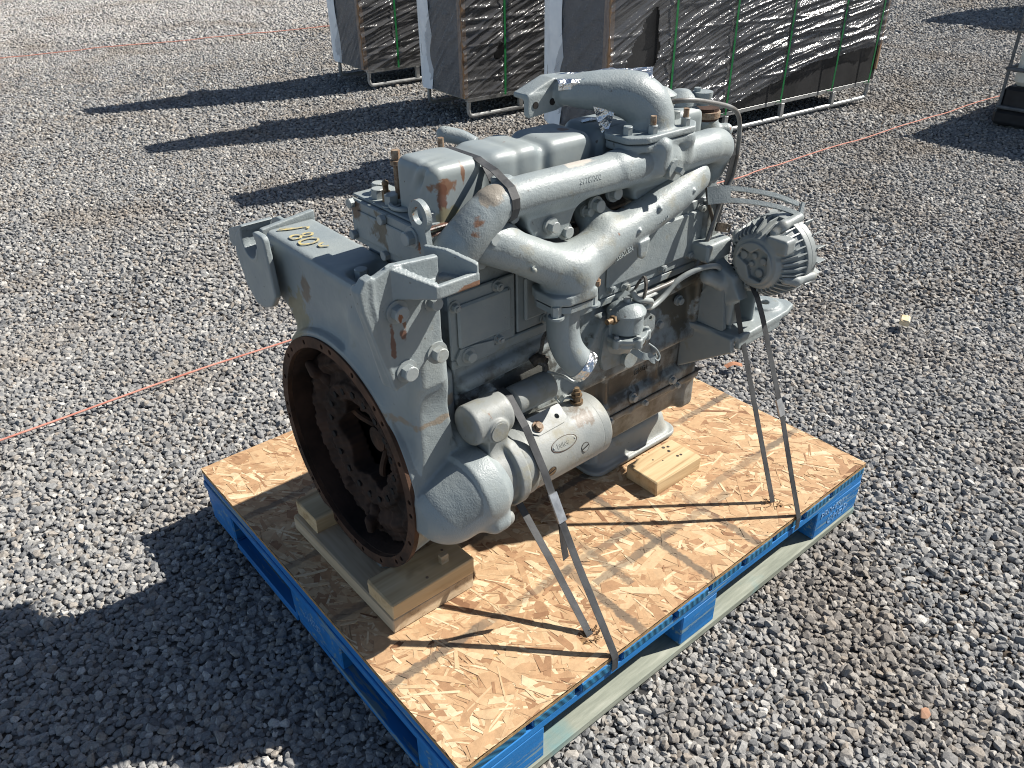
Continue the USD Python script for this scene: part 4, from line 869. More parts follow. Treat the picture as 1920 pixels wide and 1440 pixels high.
# --- cylinder block
def f_block(P):
    X, Y, Z = P
    pts = [(0.545, 0.838), (0.327, 0.838), (0.326, 0.80), (0.324, 0.69), (0.330, 0.665), (0.330, 0.60), (0.322, 0.575), (0.318, 0.54), (0.304, 0.508), (0.304, 0.496), (0.337, 0.487), (0.341, 0.412), (0.326, 0.398), (0.326, 0.372), (0.64, 0.372), (0.66, 0.50), (0.64, 0.70)]
    d = sd_ext(P, 0, pts, 0.262, 0.945, 0.004)
    # rounded water rail along the side, ribs
    d = smin(d, sd_cap(P, (0.70, 0.318, 0.628), (0.92, 0.318, 0.642), 0.016), 0.010)
    d = smin(d, sd_cap(P, (0.28, 0.325, 0.615), (0.48, 0.325, 0.625), 0.016), 0.010)
    d = smin(d, sd_bb(P, (0.885, 0.30, 0.50), (0.93, 0.34, 0.80), 0.008), 0.012)
    d = smin(d, sd_ext(P, 1, [(0.545, 0.50), (0.56, 0.585), (0.60, 0.64), (0.655, 0.64), (0.71, 0.60), (0.745, 0.54), (0.75, 0.495)], 0.301, 0.33, 0.004), 0.010)
    d = smin(d, sd_ext(P, 1, [(0.300, 0.53), (0.304, 0.585), (0.325, 0.60), (0.345, 0.585), (0.36, 0.55), (0.40, 0.53), (0.40, 0.50), (0.30, 0.50)], 0.300, 0.335, 0.004), 0.012)
    for x in (0.64, 0.80): d = smin(d, sd_cap(P, (x, 0.335, 0.49), (x + 0.01, 0.342, 0.40), 0.012), 0.012)
    return d
blk = obj("cylinder_block", cast(f_block, (0.25, 0.275, 0.36), (0.96, 0.675, 0.85), 0.0046), M_block, eng, smooth=True)
bolt((0.322, 0.300, 0.578), NY, 0.010, 0.011)
for x, z in ((0.60, 0.408), (0.73, 0.415), (0.86, 0.408)): bolt((x, 0.326, z - 0.022), NY, 0.008, 0.007)
lettering("ENGLAND", 0.013, 0.002, XZ, (0.745, 0.3395, 0.438), M_block, blk, name="cast_letters", bold=False)
obj("timing_case", cast(lambda P: smin(sd_bb(P, (0.945, 0.40, 0.39), (0.985, 0.62, 0.78), 0.02), sd_cyl(P, (0.98, 0.47, 0.50), (1.03, 0.47, 0.50), 0.07, 0.01), 0.02), (0.93, 0.29, 0.37), (1.05, 0.64, 0.89), 0.0055), M_oily, eng, smooth=True)
pul = obj("crank_pulley", lathe([(0.0, 0), (0.085, 0), (0.085, 0.006), (0.072, 0.014), (0.085, 0.022), (0.085, 0.028), (0.0, 0.028)], (1.03, CY, 0.435), (1, 0, 0), 40), M_oily, eng, smooth=30)

obj("head_gasket", cat_mesh([bbox((0.2255, 0.3205, 0.8335), (0.930, 0.540, 0.8372), 0.0008)]), M_oily, eng)
obj("sump_gasket", cat_mesh([bbox((0.2980, 0.3235, 0.3712), (0.9640, 0.662, 0.3742), 0.0008)]), M_oily, eng)
for x in (0.33, 0.44, 0.545, 0.66, 0.77, 0.88): bolt((x, 0.3255, 0.3645), NY, 0.006, 0.006)
for x, z in ((0.42, 0.525), (0.79, 0.555), (0.85, 0.59), (0.52, 0.47)): bolt((x, 0.303 if z < 0.53 else 0.322, z), NY, 0.008, 0.007)
# --- side covers with their bolts
def side_cover(x0, x1, z0, z1, y=0.3235, bolts=()):
    c = obj("side_cover", cat_mesh([bbox((x0, y - 0.006, z0), (x1, y, z1), 0.002), bbox((x0 + 0.014, y - 0.012, z0 + 0.020), (x1 - 0.012, y - 0.005, z1 - 0.020), 0.004)]), M_paint_clean, eng)
    for x, z in bolts: bolt((x, y - 0.006, z), NY, 0.0075, 0.008, parent=c, stud=0.004)
    return c
side_cover(0.252, 0.392, 0.672, 0.792, 0.3235, ((0.262, 0.772), (0.352, 0.782), (0.352, 0.682)))
side_cover(0.396, 0.575, 0.676, 0.800, 0.3225, ((0.46, 0.685), (0.545, 0.79)))
side_cover(0.600, 0.905, 0.674, 0.808, 0.3215, ((0.628, 0.690), (0.668, 0.683), (0.775, 0.690), (0.855, 0.696), (0.880, 0.790), (0.893, 0.74), (0.625, 0.75)))
strip = obj("cover_rail", cat_mesh([bbox((0.252, 0.3165, 0.655), (0.585, 0.3235, 0.673), 0.002), bbox((0.605, 0.3165, 0.656), (0.90, 0.3225, 0.672), 0.002)]), M_paint, eng)
lug = obj("clamp_lug", prism(rounded([(0.258, 0.676), (0.262, 0.662), (0.285, 0.655), (0.34, 0.672), (0.34, 0.684), (0.30, 0.69), (0.268, 0.692)], 0.003), 0.004, XZ, (0, 0.3165, 0)), M_mount, eng)
bolt((0.283, 0.3125, 0.676), NY, 0.0095, 0.010)

# --- sump
def f_pan(P):
    pts = [(0.326, 0.371), (0.326, 0.356), (0.343, 0.350), (0.352, 0.285), (0.372, 0.262), (0.66, 0.262), (0.68, 0.30), (0.69, 0.371)]
    d = sd_ext(P, 0, pts, 0.300, 0.962, 0.006)
    d = smin(d, sd_bb(P, (0.915, 0.335, 0.27), (0.965, 0.66, 0.372), 0.015), 0.01)
    for x in (0.45, 0.59, 0.73, 0.87): d = smin(d, sd_cap(P, (x, 0.335, 0.357), (x, 0.348, 0.345), 0.010), 0.008)
    return d
obj("sump", cast(f_pan, (0.285, 0.31, 0.25), (0.98, 0.70, 0.38), 0.0042), M_pan, eng, smooth=True)
obj("sump_ear", prism(rounded([(0.60, 0.366), (0.60, 0.405), (0.612, 0.412), (0.635, 0.408), (0.648, 0.395), (0.65, 0.366)], 0.004), 0.010, XZ, (0, 0.326, 0), holes=((0.612, 0.388, 0.004), (0.637, 0.392, 0.004))), M_mount, eng)
def f_foot(P):
    X, Y, Z = P
    sl = (Z - 0.165) * 0.22
    q0, q1 = np.abs(X - 0.825) - 0.138 + sl + 0.035, np.abs(Y - 0.516) - 0.132 + sl + 0.035
    d2 = np.sqrt(np.maximum(q0, 0) ** 2 + np.maximum(q1, 0) ** 2) + np.minimum(np.maximum(q0, q1), 0) - 0.035
    body = smax(d2, np.abs(Z - 0.195) - 0.037, 0.022)
    q0, q1 = np.abs(X - 0.825) - 0.150 + 0.035, np.abs(Y - 0.516) - 0.143 + 0.035
    d3 = np.sqrt(np.maximum(q0, 0) ** 2 + np.maximum(q1, 0) ** 2) + np.minimum(np.maximum(q0, q1), 0) - 0.035
    lip = smax(d3, np.abs(Z - 0.1685) - 0.0065, 0.006)
    q0, q1 = np.abs(X - 0.825) - 0.128 + 0.03, np.abs(Y - 0.516) - 0.122 + 0.03
    d4 = np.sqrt(np.maximum(q0, 0) ** 2 + np.maximum(q1, 0) ** 2) + np.minimum(np.maximum(q0, q1), 0) - 0.03
    body = np.minimum(body, sd_bb(P, (0.72, 0.42, 0.20), (0.93, 0.61, 0.28), 0.01))
    return np.minimum(smin(body, lip, 0.012), np.maximum(d4, np.abs(Z - 0.162) - 0.0055))
obj("sump_foot", cast(f_foot, (0.66, 0.36, 0.150), (0.99, 0.675, 0.275), 0.0034), M_foot, eng, smooth=True)

# --- starter motor
sta = UsdGeom.Xform.Define(stage, str(eng.GetPath()) + "/starter_motor").GetPrim()
SY, SZ = 0.260, 0.456
obj("body", lathe([(0.0, 0), (0.0635, 0), (0.0645, 0.002), (0.0645, 0.166), (0.0635, 0.1675), (0.0640, 0.169), (0.0640, 0.186), (0.060, 0.191), (0.0, 0.191)], (0.340, SY, SZ), (1, 0, 0), 64), M_starter, sta, smooth=30)
def f_drive(P):
    d = sd_cyl(P, (0.262, SY, SZ), (0.300, SY, SZ), 0.061, 0.004)
    d = smin(d, sd_cyl(P, (0.296, SY, SZ), (0.318, SY, SZ), 0.072, 0.004), 0.005)
    d = np.minimum(d, sd_cyl(P, (0.318, SY, SZ), (0.342, SY, SZ), 0.066, 0.003))
    for c, q in ((0.300, 0.528), (0.208, 0.392)):
        d = smin(d, sd_cap(P, (0.264, c, q), (0.272, c, q), 0.016), 0.012)
    d = smin(d, sd_cyl(P, (0.236, 0.266, 0.574), (0.318, 0.266, 0.574), 0.0365, 0.008), 0.004)
    d = smin(d, sd_ext(P, 0, [(0.238, 0.565), (0.236, 0.50), (0.30, 0.50), (0.294, 0.565)], 0.262, 0.305, 0.004), 0.014)
    d = smin(d, sd_cyl(P, (0.277, 0.240, 0.566), (0.277, 0.2255, 0.566), 0.022, 0.002), 0.004)
    return d
obj("drive_housing", cast(f_drive, (0.225, 0.165, 0.365), (0.352, 0.35, 0.625), 0.0027), M_starter, sta, smooth=True)
obj("cap_plug", cylm((0.277, 0.2265, 0.566), (0.277, 0.2238, 0.566), 0.0175, 28), M_starter, sta)
sol = obj("solenoid", lathe([(0.0, 0), (0.021, 0), (0.0265, 0.006), (0.0275, 0.012), (0.0275, 0.064), (0.0272, 0.0645), (0.0272, 0.0655), (0.0275, 0.066), (0.0275, 0.090), (0.024, 0.095), (0.0, 0.095)], (0.348, 0.284, 0.566), (1, 0, 0), 44), M_starter, sta, smooth=30)
# bracket tab on the starter, rusty
tabR = np.stack([np.array([1.0, 0, 0]), np.array([0, -0.80, -0.60]), np.cross([1.0, 0, 0], [0, -0.80, -0.60])], 1)
tabn = tabR[:, 2]
sgn = 1.0 if tabn[2] > 0 else -1.0
tab0 = np.array([0.358, SY - 0.012, SZ + 0.0735])
tab = obj("bracket_tab", prism(rounded([(0.0, -0.012), (0.085, -0.012), (0.085, 0.016), (0.075, 0.024), (0.012, 0.026), (0.0, 0.016)], 0.003), 0.003, tabR, tab0, holes=((0.066, 0.008, 0.005),)), M_starter, sta, label="rusty bracket tab")
bolt(tab0 + tabR @ np.array([0.018, 0.010, 0.003 if sgn > 0 else 0.0]), tabn * sgn, 0.0075, 0.005, parent=sta, m=M_boltrust)
# name plate, screws
def on_body(x, ang, lift=0.0): return np.array([x, SY + (0.0645 + lift) * math.cos(ang), SZ + (0.0645 + lift) * math.sin(ang)])
pu, pv = np.meshgrid(np.linspace(0, 1, 9), np.linspace(0, 2 * np.pi, 33)[:-1], indexing="ij")
Vp = np.array([on_body(0.409 + 0.030 * u_ * math.cos(t_), math.radians(148) + 0.0125 / 0.0645 * u_ * math.sin(t_), 0.0012 if u_ < 0.95 else 0.0) for u_, t_ in zip(pu.ravel(), pv.ravel())])
ai = np.arange(9 * 32).reshape(9, 32); ar = np.roll(ai, -1, 1)
qf = np.stack([ai[:-1].ravel(), ai[1:].ravel(), ar[1:].ravel(), ar[:-1].ravel()], 1)
obj("name_plate", trimesh.Trimesh(Vp, np.vstack([qf[:, [0, 2, 1]], qf[:, [0, 3, 2]]]), process=False), M_starter, sta)
outl = [on_body(0.409 + 0.0305 * math.cos(t), math.radians(148) + 0.0128 / 0.0645 * math.sin(t), 0.0006) for t in np.linspace(0, 2 * np.pi, 33)]
obj("plate_edge", tube(outl, 0.00045, 5, 0), M_rust, sta)
nrm = np.array([0, math.cos(math.radians(148)), math.sin(math.radians(148))]); RT = np.stack([np.array([1.0, 0, 0]), np.cross(nrm, [1.0, 0, 0]), nrm], 1)
lettering("butec", 0.009, 0.0012, RT, on_body(0.391, math.radians(148), 0.0006) - np.cross(nrm, [1.0, 0, 0]) * 0.004, M_starter, sta, name="plate_letters", sx=0.9)
for x in (0.3835, 0.4345): obj("plate_rivet", trimesh.creation.icosphere(1, 0.0022).apply_translation(on_body(x, math.radians(148), 0.0005)), M_bolt, sta)
for x, a_ in ((0.372, 184), (0.455, 172)):
    a_ = math.radians(a_); n_ = np.array([0, math.cos(a_), math.sin(a_)]); p = on_body(x, a_)
    sc = obj("pole_screw", cylm(p - n_ * 0.002, p + n_ * 0.0006, 0.0088, 24), M_brass if x < 0.42 else M_starter, sta)
    u_ = np.array([1.0, 0, 0]) * 0.95 + np.cross(n_, [1.0, 0, 0]) * 0.3; u_ /= np.linalg.norm(u_)
    Rs = np.stack([u_, np.cross(n_, u_), n_], 1)
    obj("slot", xform(trimesh.creation.box([0.0165, 0.0022, 0.0008]), Rs, p + n_ * 0.0007), M_black, sc)
    obj("rim", tube([p + n_ * 0.0002 + 0.0094 * (math.cos(t) * u_ + math.sin(t) * Rs[:, 1]) for t in np.linspace(0, 2 * np.pi, 25)], 0.0007, 5, 0), M_oily, sc)
tm = np.array([0.488, SY - 0.004, SZ + 0.063])
term = obj("terminal", cat_mesh([cylm(tm, tm + [0, 0, 0.006], 0.0125, 18), cylm(tm + [0, 0, 0.006], tm + [0, 0, 0.016], 0.0098, 6), cylm(tm + [0, 0, 0.016], tm + [0, 0, 0.019], 0.0105, 16), cylm(tm + [0, 0, 0.019], tm + [0, 0, 0.026], 0.0085, 6), cylm(tm + [0, 0, 0.026], tm + [0, 0, 0.033], 0.0048, 10)]), M_brass, sta)
obj("terminal_strap", ribbon([(0.486, SY - 0.002, SZ + 0.0715), (0.472, SY + 0.012, SZ + 0.075), (0.464, SY + 0.017, SZ + 0.066), (0.455, SY + 0.018, SZ + 0.075), (0.452, SY + 0.02, SZ + 0.09)], (0.3, 1, 0), 0.012, 0.0025), M_pipe, sta)
# wires and boot at the solenoid's end
obj("wire", tube([(0.440, 0.290, 0.590), (0.438, 0.290, 0.606), (0.432, 0.293, 0.612), (0.420, 0.302, 0.617)], 0.006, 8), M_cable, sta)
obj("boot", tube([(0.418, 0.303, 0.612), (0.430, 0.300, 0.618), (0.444, 0.294, 0.610)], [0.010] * 8 + [0.0115] * 5 + [0.009] * 4, 10), M_oily, sta)
obj("wire", tube([(0.432, 0.30, 0.618), (0.435, 0.296, 0.640), (0.437, 0.294, 0.660), (0.445, 0.292, 0.670), (0.453, 0.290, 0.660), (0.455, 0.290, 0.650)], 0.0035, 7), M_cable, sta)
obj("wire", tube([(0.438, 0.284, 0.594), (0.468, 0.272, 0.578), (0.482, 0.262, 0.566), (0.488, 0.256, 0.566)], 0.003, 7), M_pipe, sta)

# --- fuel lift pump
pum = UsdGeom.Xform.Define(stage, str(eng.GetPath()) + "/lift_pump").GetPrim()
px_, py_ = 0.648, 0.288
obj("bowl", lathe([(0.0, 0), (0.0345, 0), (0.0345, 0.034), (0.0385, 0.036), (0.0385, 0.040), (0.030, 0.050), (0.018, 0.057), (0.0, 0.060)], (px_, py_, 0.608), UZ, 40), M_paint_clean, pum, smooth=30)
obj("cap_screw", cylm((px_, py_, 0.666), (px_, py_, 0.673), 0.0075, 8), M_bolt, pum)
def f_pump(P):
    d = sd_cyl(P, (px_, py_, 0.594), (px_, py_, 0.603), 0.0445, 0.002)
    d = smin(d, sd_cyl(P, (px_, py_, 0.580), (px_, py_, 0.596), 0.040, 0.004), 0.004)
    d = smin(d, sd_cap(P, (px_ - 0.01, py_ + 0.006, 0.575), (px_ - 0.035, py_ + 0.03, 0.575), 0.022, 0.018), 0.015)
    d = smin(d, sd_cap(P, (px_, py_, 0.585), (px_ + 0.01, py_ + 0.004, 0.556), 0.016, 0.011), 0.01)
    for t in np.arange(6) * np.pi / 3 + 0.35: d = smin(d, sd_cyl(P, (px_ + 0.0425 * math.cos(t), py_ + 0.0425 * math.sin(t), 0.584), (px_ + 0.0425 * math.cos(t), py_ + 0.0425 * math.sin(t), 0.605), 0.0085, 0.002), 0.003)
    return smin(d, sd_cap(P, (px_ - 0.032, py_ + 0.01, 0.612), (px_ - 0.03, py_ + 0.01, 0.648), 0.008), 0.01)
obj("pump_body", cast(f_pump, (0.585, 0.235, 0.54), (0.70, 0.345, 0.665), 0.0025), M_paint, pum, smooth=True)
for t in np.arange(6) * np.pi / 3 + 0.35: bolt((px_ + 0.0425 * math.cos(t), py_ + 0.0425 * math.sin(t), 0.605), UZ, 0.005, 0.004, parent=pum, washer=False)
obj("inlet_fitting", cat_mesh([cylm((px_ - 0.028, py_ - 0.004, 0.640), (px_ - 0.062, py_ - 0.008, 0.645), 0.0055, 10), cylm((px_ - 0.034, py_ - 0.004, 0.641), (px_ - 0.046, py_ - 0.006, 0.643), 0.009, 6)]), M_brass, pum)
obj("prime_lever", cat_mesh([ribbon([(px_ - 0.008, py_ - 0.028, 0.575), (px_ + 0.004, py_ - 0.045, 0.563), (px_ + 0.02, py_ - 0.05, 0.558), (px_ + 0.03, py_ - 0.055, 0.548), (px_ + 0.04, py_ - 0.05, 0.555)], (0.1, 0.2, 1), 0.014, 0.0025), tube([(px_ + 0.02, py_ - 0.045, 0.585), (px_ + 0.032, py_ - 0.055, 0.572), (px_ + 0.043, py_ - 0.056, 0.553), (px_ + 0.036, py_ - 0.058, 0.546), (px_ + 0.028, py_ - 0.052, 0.555)], 0.002, 7)]), M_paint_clean, pum, smooth=40)
obj("mount_plate", prism(rounded([(0.590, 0.555), (0.600, 0.525), (0.70, 0.522), (0.745, 0.560), (0.745, 0.600), (0.70, 0.625), (0.60, 0.622)], 0.012), 0.008, XZ, (0, 0.3025, 0), holes=((0.722, 0.575, 0.0055), (0.742 - 0.012, 0.600, 0.0045))), M_paint, pum)
bolt((0.703, 0.2945, 0.557), NY, 0.0085, 0.006, parent=pum, m=M_oily)
obj("plug_disc", cylm((0.668, 0.296, 0.533), (0.668, 0.284, 0.533), 0.020, 24), M_paint, pum)

# --- fuel lines and hoses
obj("vent_pipe", tube([(0.740, 0.330, 1.012), (0.78, 0.296, 1.018), (0.839, 0.29, 1.006), (0.905, 0.288, 0.986), (0.932, 0.288, 0.966), (0.944, 0.289, 0.932), (0.946, 0.29, 0.888), (0.940, 0.29, 0.846), (0.919, 0.29, 0.814), (0.903, 0.29, 0.779), (0.887, 0.29, 0.737), (0.867, 0.29, 0.692), (0.845, 0.29, 0.671), (0.782, 0.29, 0.664), (0.71, 0.29, 0.664), (0.672, 0.286, 0.668), (0.660, 0.278, 0.664)], 0.0046, 12), M_pipe_rust, eng, smooth=40)
obj("fuel_pipe", tube([(0.655, 0.283, 0.688), (0.662, 0.276, 0.672), (0.685, 0.272, 0.662), (0.700, 0.272, 0.655), (0.700, 0.277, 0.643), (0.684, 0.281, 0.640)], 0.0058, 12), M_pipe, eng, smooth=40)
obj("fuel_pipe", tube([(0.70, 0.280, 0.640), (0.72, 0.285, 0.632), (0.755, 0.288, 0.640), (0.79, 0.285, 0.665), (0.83, 0.272, 0.682), (0.868, 0.262, 0.683), (0.895, 0.262, 0.672), (0.915, 0.270, 0.648)], 0.0058, 12), M_pipe, eng, smooth=40)
obj("pipe_clip", prism(rounded([(0.895, 0.745), (0.945, 0.728), (0.948, 0.744), (0.93, 0.752), (0.90, 0.762)], 0.003), 0.003, XZ, (0, 0.285, 0), holes=((0.938, 0.738, 0.0048),)), M_oily, eng)
obj("frayed_strap", ribbon([(0.664, 0.283, 0.690), (0.660, 0.270, 0.712), (0.668, 0.266, 0.716), (0.674, 0.266, 0.700), (0.676, 0.270, 0.675), (0.677, 0.274, 0.660)], (1, 0.3, 0), 0.008, 0.004), M_cable, eng)
obj("cable", tube([(0.868, 0.318, 0.905), (0.872, 0.302, 0.85), (0.882, 0.296, 0.80), (0.895, 0.292, 0.765), (0.893, 0.292, 0.73)], 0.0035, 8), M_oily, eng, smooth=40)

# --- alternator on its bracket
alt = UsdGeom.Xform.Define(stage, str(eng.GetPath()) + "/alternator").GetPrim()
AX, AY, AZ = 0.958, 0.196, 0.697
R_a = 0.082
def f_alt(P):
    X, Y, Z = P
    r = np.sqrt((Y - AY) ** 2 + (Z - AZ) ** 2); th = np.arctan2(Z - AZ, Y - AY)
    Rr = np.interp(X, [AX - 0.045, AX - 0.032, AX - 0.012, AX + 0.012, AX + 0.022], [0.048, 0.057, 0.066, 0.0745, 0.077])
    d = np.maximum((r - Rr) * 0.85, np.abs(X - AX + 0.010) - 0.032)
    d = smin(d, np.maximum(r - 0.0435, np.abs(X - AX + 0.030) - 0.018), 0.004)
    # cup in the rear face, with raised bosses
    well = sd_ext(P, 0, [(AY - 0.030, AZ + 0.028), (AY - 0.010, AZ + 0.034), (AY + 0.008, AZ + 0.020), (AY + 0.030, AZ + 0.026), (AY + 0.038, AZ + 0.006), (AY + 0.014, AZ - 0.006), (AY + 0.004, AZ - 0.030), (AY - 0.022, AZ - 0.034), (AY - 0.034, AZ - 0.012)], AX - 0.062, AX - 0.036, 0.003)
    d = np.maximum(d, -well)
    for y, z, q in ((0.026, 0.010, 0.0085), (0.002, 0.014, 0.007), (-0.014, -0.018, 0.009), (-0.02, 0.008, 0.008), (0.006, -0.004, 0.006)):
        d = np.minimum(d, sd_cyl(P, (AX - 0.043, AY + y, AZ + z), (AX - 0.03, AY + y, AZ + z), q, 0.001))
    d = smin(d, sd_bb(P, (AX - 0.04, AY - 0.065, AZ + 0.030), (AX - 0.006, AY - 0.018, AZ + 0.062), 0.006), 0.006)
    return d
ab = obj("rear_casing", cast(f_alt, (AX - 0.06, AY - 0.095, AZ - 0.095), (AX + 0.035, AY + 0.095, AZ + 0.095), 0.0027), M_alt, alt, smooth=True)
obj("rim_ring", lathe([(0.074, 0), (R_a, 0), (R_a + 0.001, 0.002), (R_a + 0.001, 0.013), (R_a - 0.002, 0.0135), (R_a - 0.002, 0.0155), (R_a, 0.016), (R_a, 0.030), (0.070, 0.031)], (AX + 0.020, AY, AZ), (1, 0, 0), 64), M_alt, alt, smooth=30)
obj("dark_core", cylm((AX - 0.005, AY, AZ), (AX + 0.07, AY, AZ), 0.066, 40), M_black, alt)
nf = 36
for i in range(nf):
    t = i * 2 * np.pi / nf
    if 1.0 < (t % (2 * np.pi)) < 1.0: continue
    c, s = math.cos(t), math.sin(t); Rf = np.array([[1.0, 0, 0], [0, c, -s], [0, s, c]])
    fin = trimesh.Trimesh([[-0.032, 0.045, -0.0020], [0.021, 0.066, -0.0012], [0.021, 0.0815, -0.0012], [-0.008, 0.0785, -0.0016], [-0.032, 0.0625, -0.0020], [-0.032, 0.045, 0.0020], [0.021, 0.066, 0.0012], [0.021, 0.0815, 0.0012], [-0.008, 0.0785, 0.0016], [-0.032, 0.0625, 0.0020]],
        [[0, 2, 1], [0, 3, 2], [0, 4, 3], [5, 6, 7], [5, 7, 8], [5, 8, 9]] + [[a, (a + 1) % 5, (a + 1) % 5 + 5] for a in range(5)] + [[a, (a + 1) % 5 + 5, a + 5] for a in range(5)], process=False)
    obj("fin", xform(fin, Rf, (AX, AY, AZ)), M_alt, alt)
    f2 = xform(bbox((0.050, 0.060, -0.0014), (0.078, R_a + 0.004, 0.0014), 0.0008), Rf, (AX, AY, AZ))
    if i % 2 == 0: obj("front_fin", f2, M_alt, alt)
for t in (0.35, 1.9, 3.5, 5.1):
    obj("lug", cast(lambda P, t=t: smin(sd_cap(P, (AX + 0.0, AY + 0.078 * math.cos(t), AZ + 0.078 * math.sin(t)), (AX + 0.05, AY + 0.084 * math.cos(t), AZ + 0.084 * math.sin(t)), 0.010), sd_cap(P, (AX - 0.02, AY + 0.066 * math.cos(t), AZ + 0.066 * math.sin(t)), (AX + 0.0, AY + 0.08 * math.cos(t), AZ + 0.08 * math.sin(t)), 0.009), 0.008), (AX - 0.04, AY + 0.08 * math.cos(t) - 0.03, AZ + 0.08 * math.sin(t) - 0.03), (AX + 0.065, AY + 0.08 * math.cos(t) + 0.03, AZ + 0.08 * math.sin(t) + 0.03), 0.0035), M_alt, alt, smooth=True)
obj("drive_pulley", lathe([(0.0, 0), (0.04, 0), (0.04, 0.005), (0.032, 0.012), (0.04, 0.02), (0.04, 0.024), (0.0, 0.024)], (AX + 0.085, AY, AZ), (1, 0, 0), 30), M_oily, alt, smooth=30)
# slotted adjusting arm
arm_c = spline([(0.868, 0.292, 0.822), (0.90, 0.268, 0.824), (0.94, 0.240, 0.818), (0.985, 0.208, 0.805), (1.025, 0.178, 0.785)], 8)
nz_ = np.array([0.25, 0.62, 0.0]); 
Wd = np.array([0.0, -0.55, -0.84])
ms = [ribbon(arm_c[:10], Wd, 0.034, 0.006, 0)]
off = 0.0125
ms += [ribbon(arm_c[8:] + Wd * off, Wd, 0.009, 0.006, 0), ribbon(arm_c[8:] - Wd * off, Wd, 0.009, 0.006, 0), ribbon(arm_c[-2:] + (arm_c[-1] - arm_c[-2]) * 0.8, Wd, 0.034, 0.006, 0)]
obj("adjusting_arm", cat_mesh(ms), M_mount, eng)
def f_abr(P):
    d = sd_bb(P, (0.905, 0.225, 0.545), (0.935, 0.310, 0.66), 0.006)
    d = smin(d, sd_ext(P, 0, [(0.318, 0.70), (0.318, 0.60), (0.24, 0.595), (0.205, 0.615), (0.235, 0.66)], 0.90, 0.93, 0.005), 0.01)
    d = smin(d, sd_cap(P, (0.875, 0.272, 0.655), (0.935, 0.245, 0.62), 0.017), 0.012)
    return smin(d, sd_bb(P, (0.86, 0.268, 0.685), (0.94, 0.33, 0.725), 0.008), 0.012)
obj("alternator_bracket", cast(f_abr, (0.84, 0.185, 0.53), (0.95, 0.345, 0.745), 0.0034), M_mount, eng, smooth=True)

# --- front mount: foot plate, gusset, post
def f_mount(P):
    d = sd_ext(P, 2, [(0.880, 0.315), (0.902, 0.205), (0.912, 0.194), (1.085, 0.200), (1.125, 0.212), (1.133, 0.236), (1.10, 0.290), (1.02, 0.345)], 0.518, 0.532, 0.003)
    skirt = sd_ext(P, 2, [(0.905, 0.195), (1.06, 0.199), (1.06, 0.209), (0.905, 0.207)], 0.500, 0.530, 0.002)
    d = smin(d, skirt, 0.004)
    d = smin(d, sd_ext(P, 0, [(0.338, 0.528), (0.204, 0.528), (0.200, 0.497), (0.338, 0.405)], 0.888, 0.9, 0.003), 0.006)
    d = smin(d, sd_cyl(P, (1.070, 0.252, 0.525), (1.070, 0.252, 0.539), 0.034, 0.003), 0.012)
    d = np.maximum(d, -sd_cyl(P, (1.070, 0.252, 0.50), (1.070, 0.252, 0.56), 0.0105, 0.0))
    # box post, open towards the viewer
    post = np.minimum(sd_bb(P, (0.918, 0.232, 0.53), (0.926, 0.318, 0.615), 0.002), np.minimum(sd_bb(P, (0.985, 0.225, 0.53), (0.994, 0.318, 0.61), 0.002), sd_bb(P, (0.918, 0.310, 0.53), (0.994, 0.325, 0.66), 0.002)))
    return np.minimum(d, post)
mnt = obj("front_mount", cast(f_mount, (0.875, 0.185, 0.395), (1.145, 0.355, 0.67), 0.0034), M_mount, eng, smooth=True)
obj("gusset_plate", prism(rounded([(0.312, 0.533), (0.232, 0.533), (0.244, 0.63), (0.268, 0.655), (0.300, 0.60)], 0.006), 0.010, YZ, (0.896, 0, 0)), M_mount, eng)
bolt((0.965, 0.262, 0.533), UZ, 0.009, 0.009, m=M_rust)

# ------------------------------------------------------------------ steel strapping
def strap(label, pts, seal=None, tail=None, smooth=0):
    t = thing("steel_strap", label, "strap", group="steel straps holding the engine down")
    obj("band", ribbon(pts, (1, 0, 0), 0.0155, 0.0009, smooth), M_steelband, t)
    if seal is not None:
        a, b = np.array(seal[0]), np.array(seal[1])
        obj("crimp_seal", ribbon([a, b], (1, 0, 0), 0.018, 0.004, 0), M_seal, t)
    if tail is not None: obj("loose_end", ribbon(tail, (1, 0.12, 0), 0.0155, 0.0009, 5), M_steelband, t)
    return t
XS = 0.346
arc = [(XS, SY + 0.066 * math.cos(t), SZ + 0.066 * math.sin(t)) for t in np.radians(np.arange(200, 150, -8))]
strap("dark steel strap looped round the starter motor with a shiny crimp seal", [(0.349, 0.062, 0.120), (0.349, 0.0615, 0.155), (0.350, 0.165, 0.256), (0.347, 0.262, 0.352), (0.343, 0.318, 0.42), (0.342, 0.330, 0.50), (0.340, 0.316, 0.565), (0.337, 0.296, 0.594), (0.337, 0.272, 0.590), (0.340, 0.232, 0.545), (0.345, 0.188, 0.470), (0.345, 0.150, 0.400), (0.346, 0.098, 0.312), (0.347, 0.030, 0.210), (0.349, -0.001, 0.158), (0.349, -0.004, 0.150), (0.349, -0.004, 0.119)], seal=((0.345, 0.166, 0.433), (0.346, 0.139, 0.384)), tail=[(0.346, 0.150, 0.398), (0.347, 0.143, 0.37), (0.350, 0.140, 0.33), (0.352, 0.134, 0.295)])
strap("dark steel strap over the rocker cover and the manifold rail, near the lifting eye", [(0.338, 0.455, 0.86), (0.338, 0.4385, 0.93), (0.338, 0.4345, 0.975), (0.338, 0.418, 0.9945), (0.338, 0.340, 0.9945), (0.339, 0.328, 0.990), (0.340, 0.300, 0.9835), (0.341, 0.280, 0.9735), (0.341, 0.262, 0.966), (0.341, 0.2515, 0.9505), (0.341, 0.2505, 0.935), (0.341, 0.258, 0.918), (0.341, 0.270, 0.909), (0.341, 0.300, 0.903)])
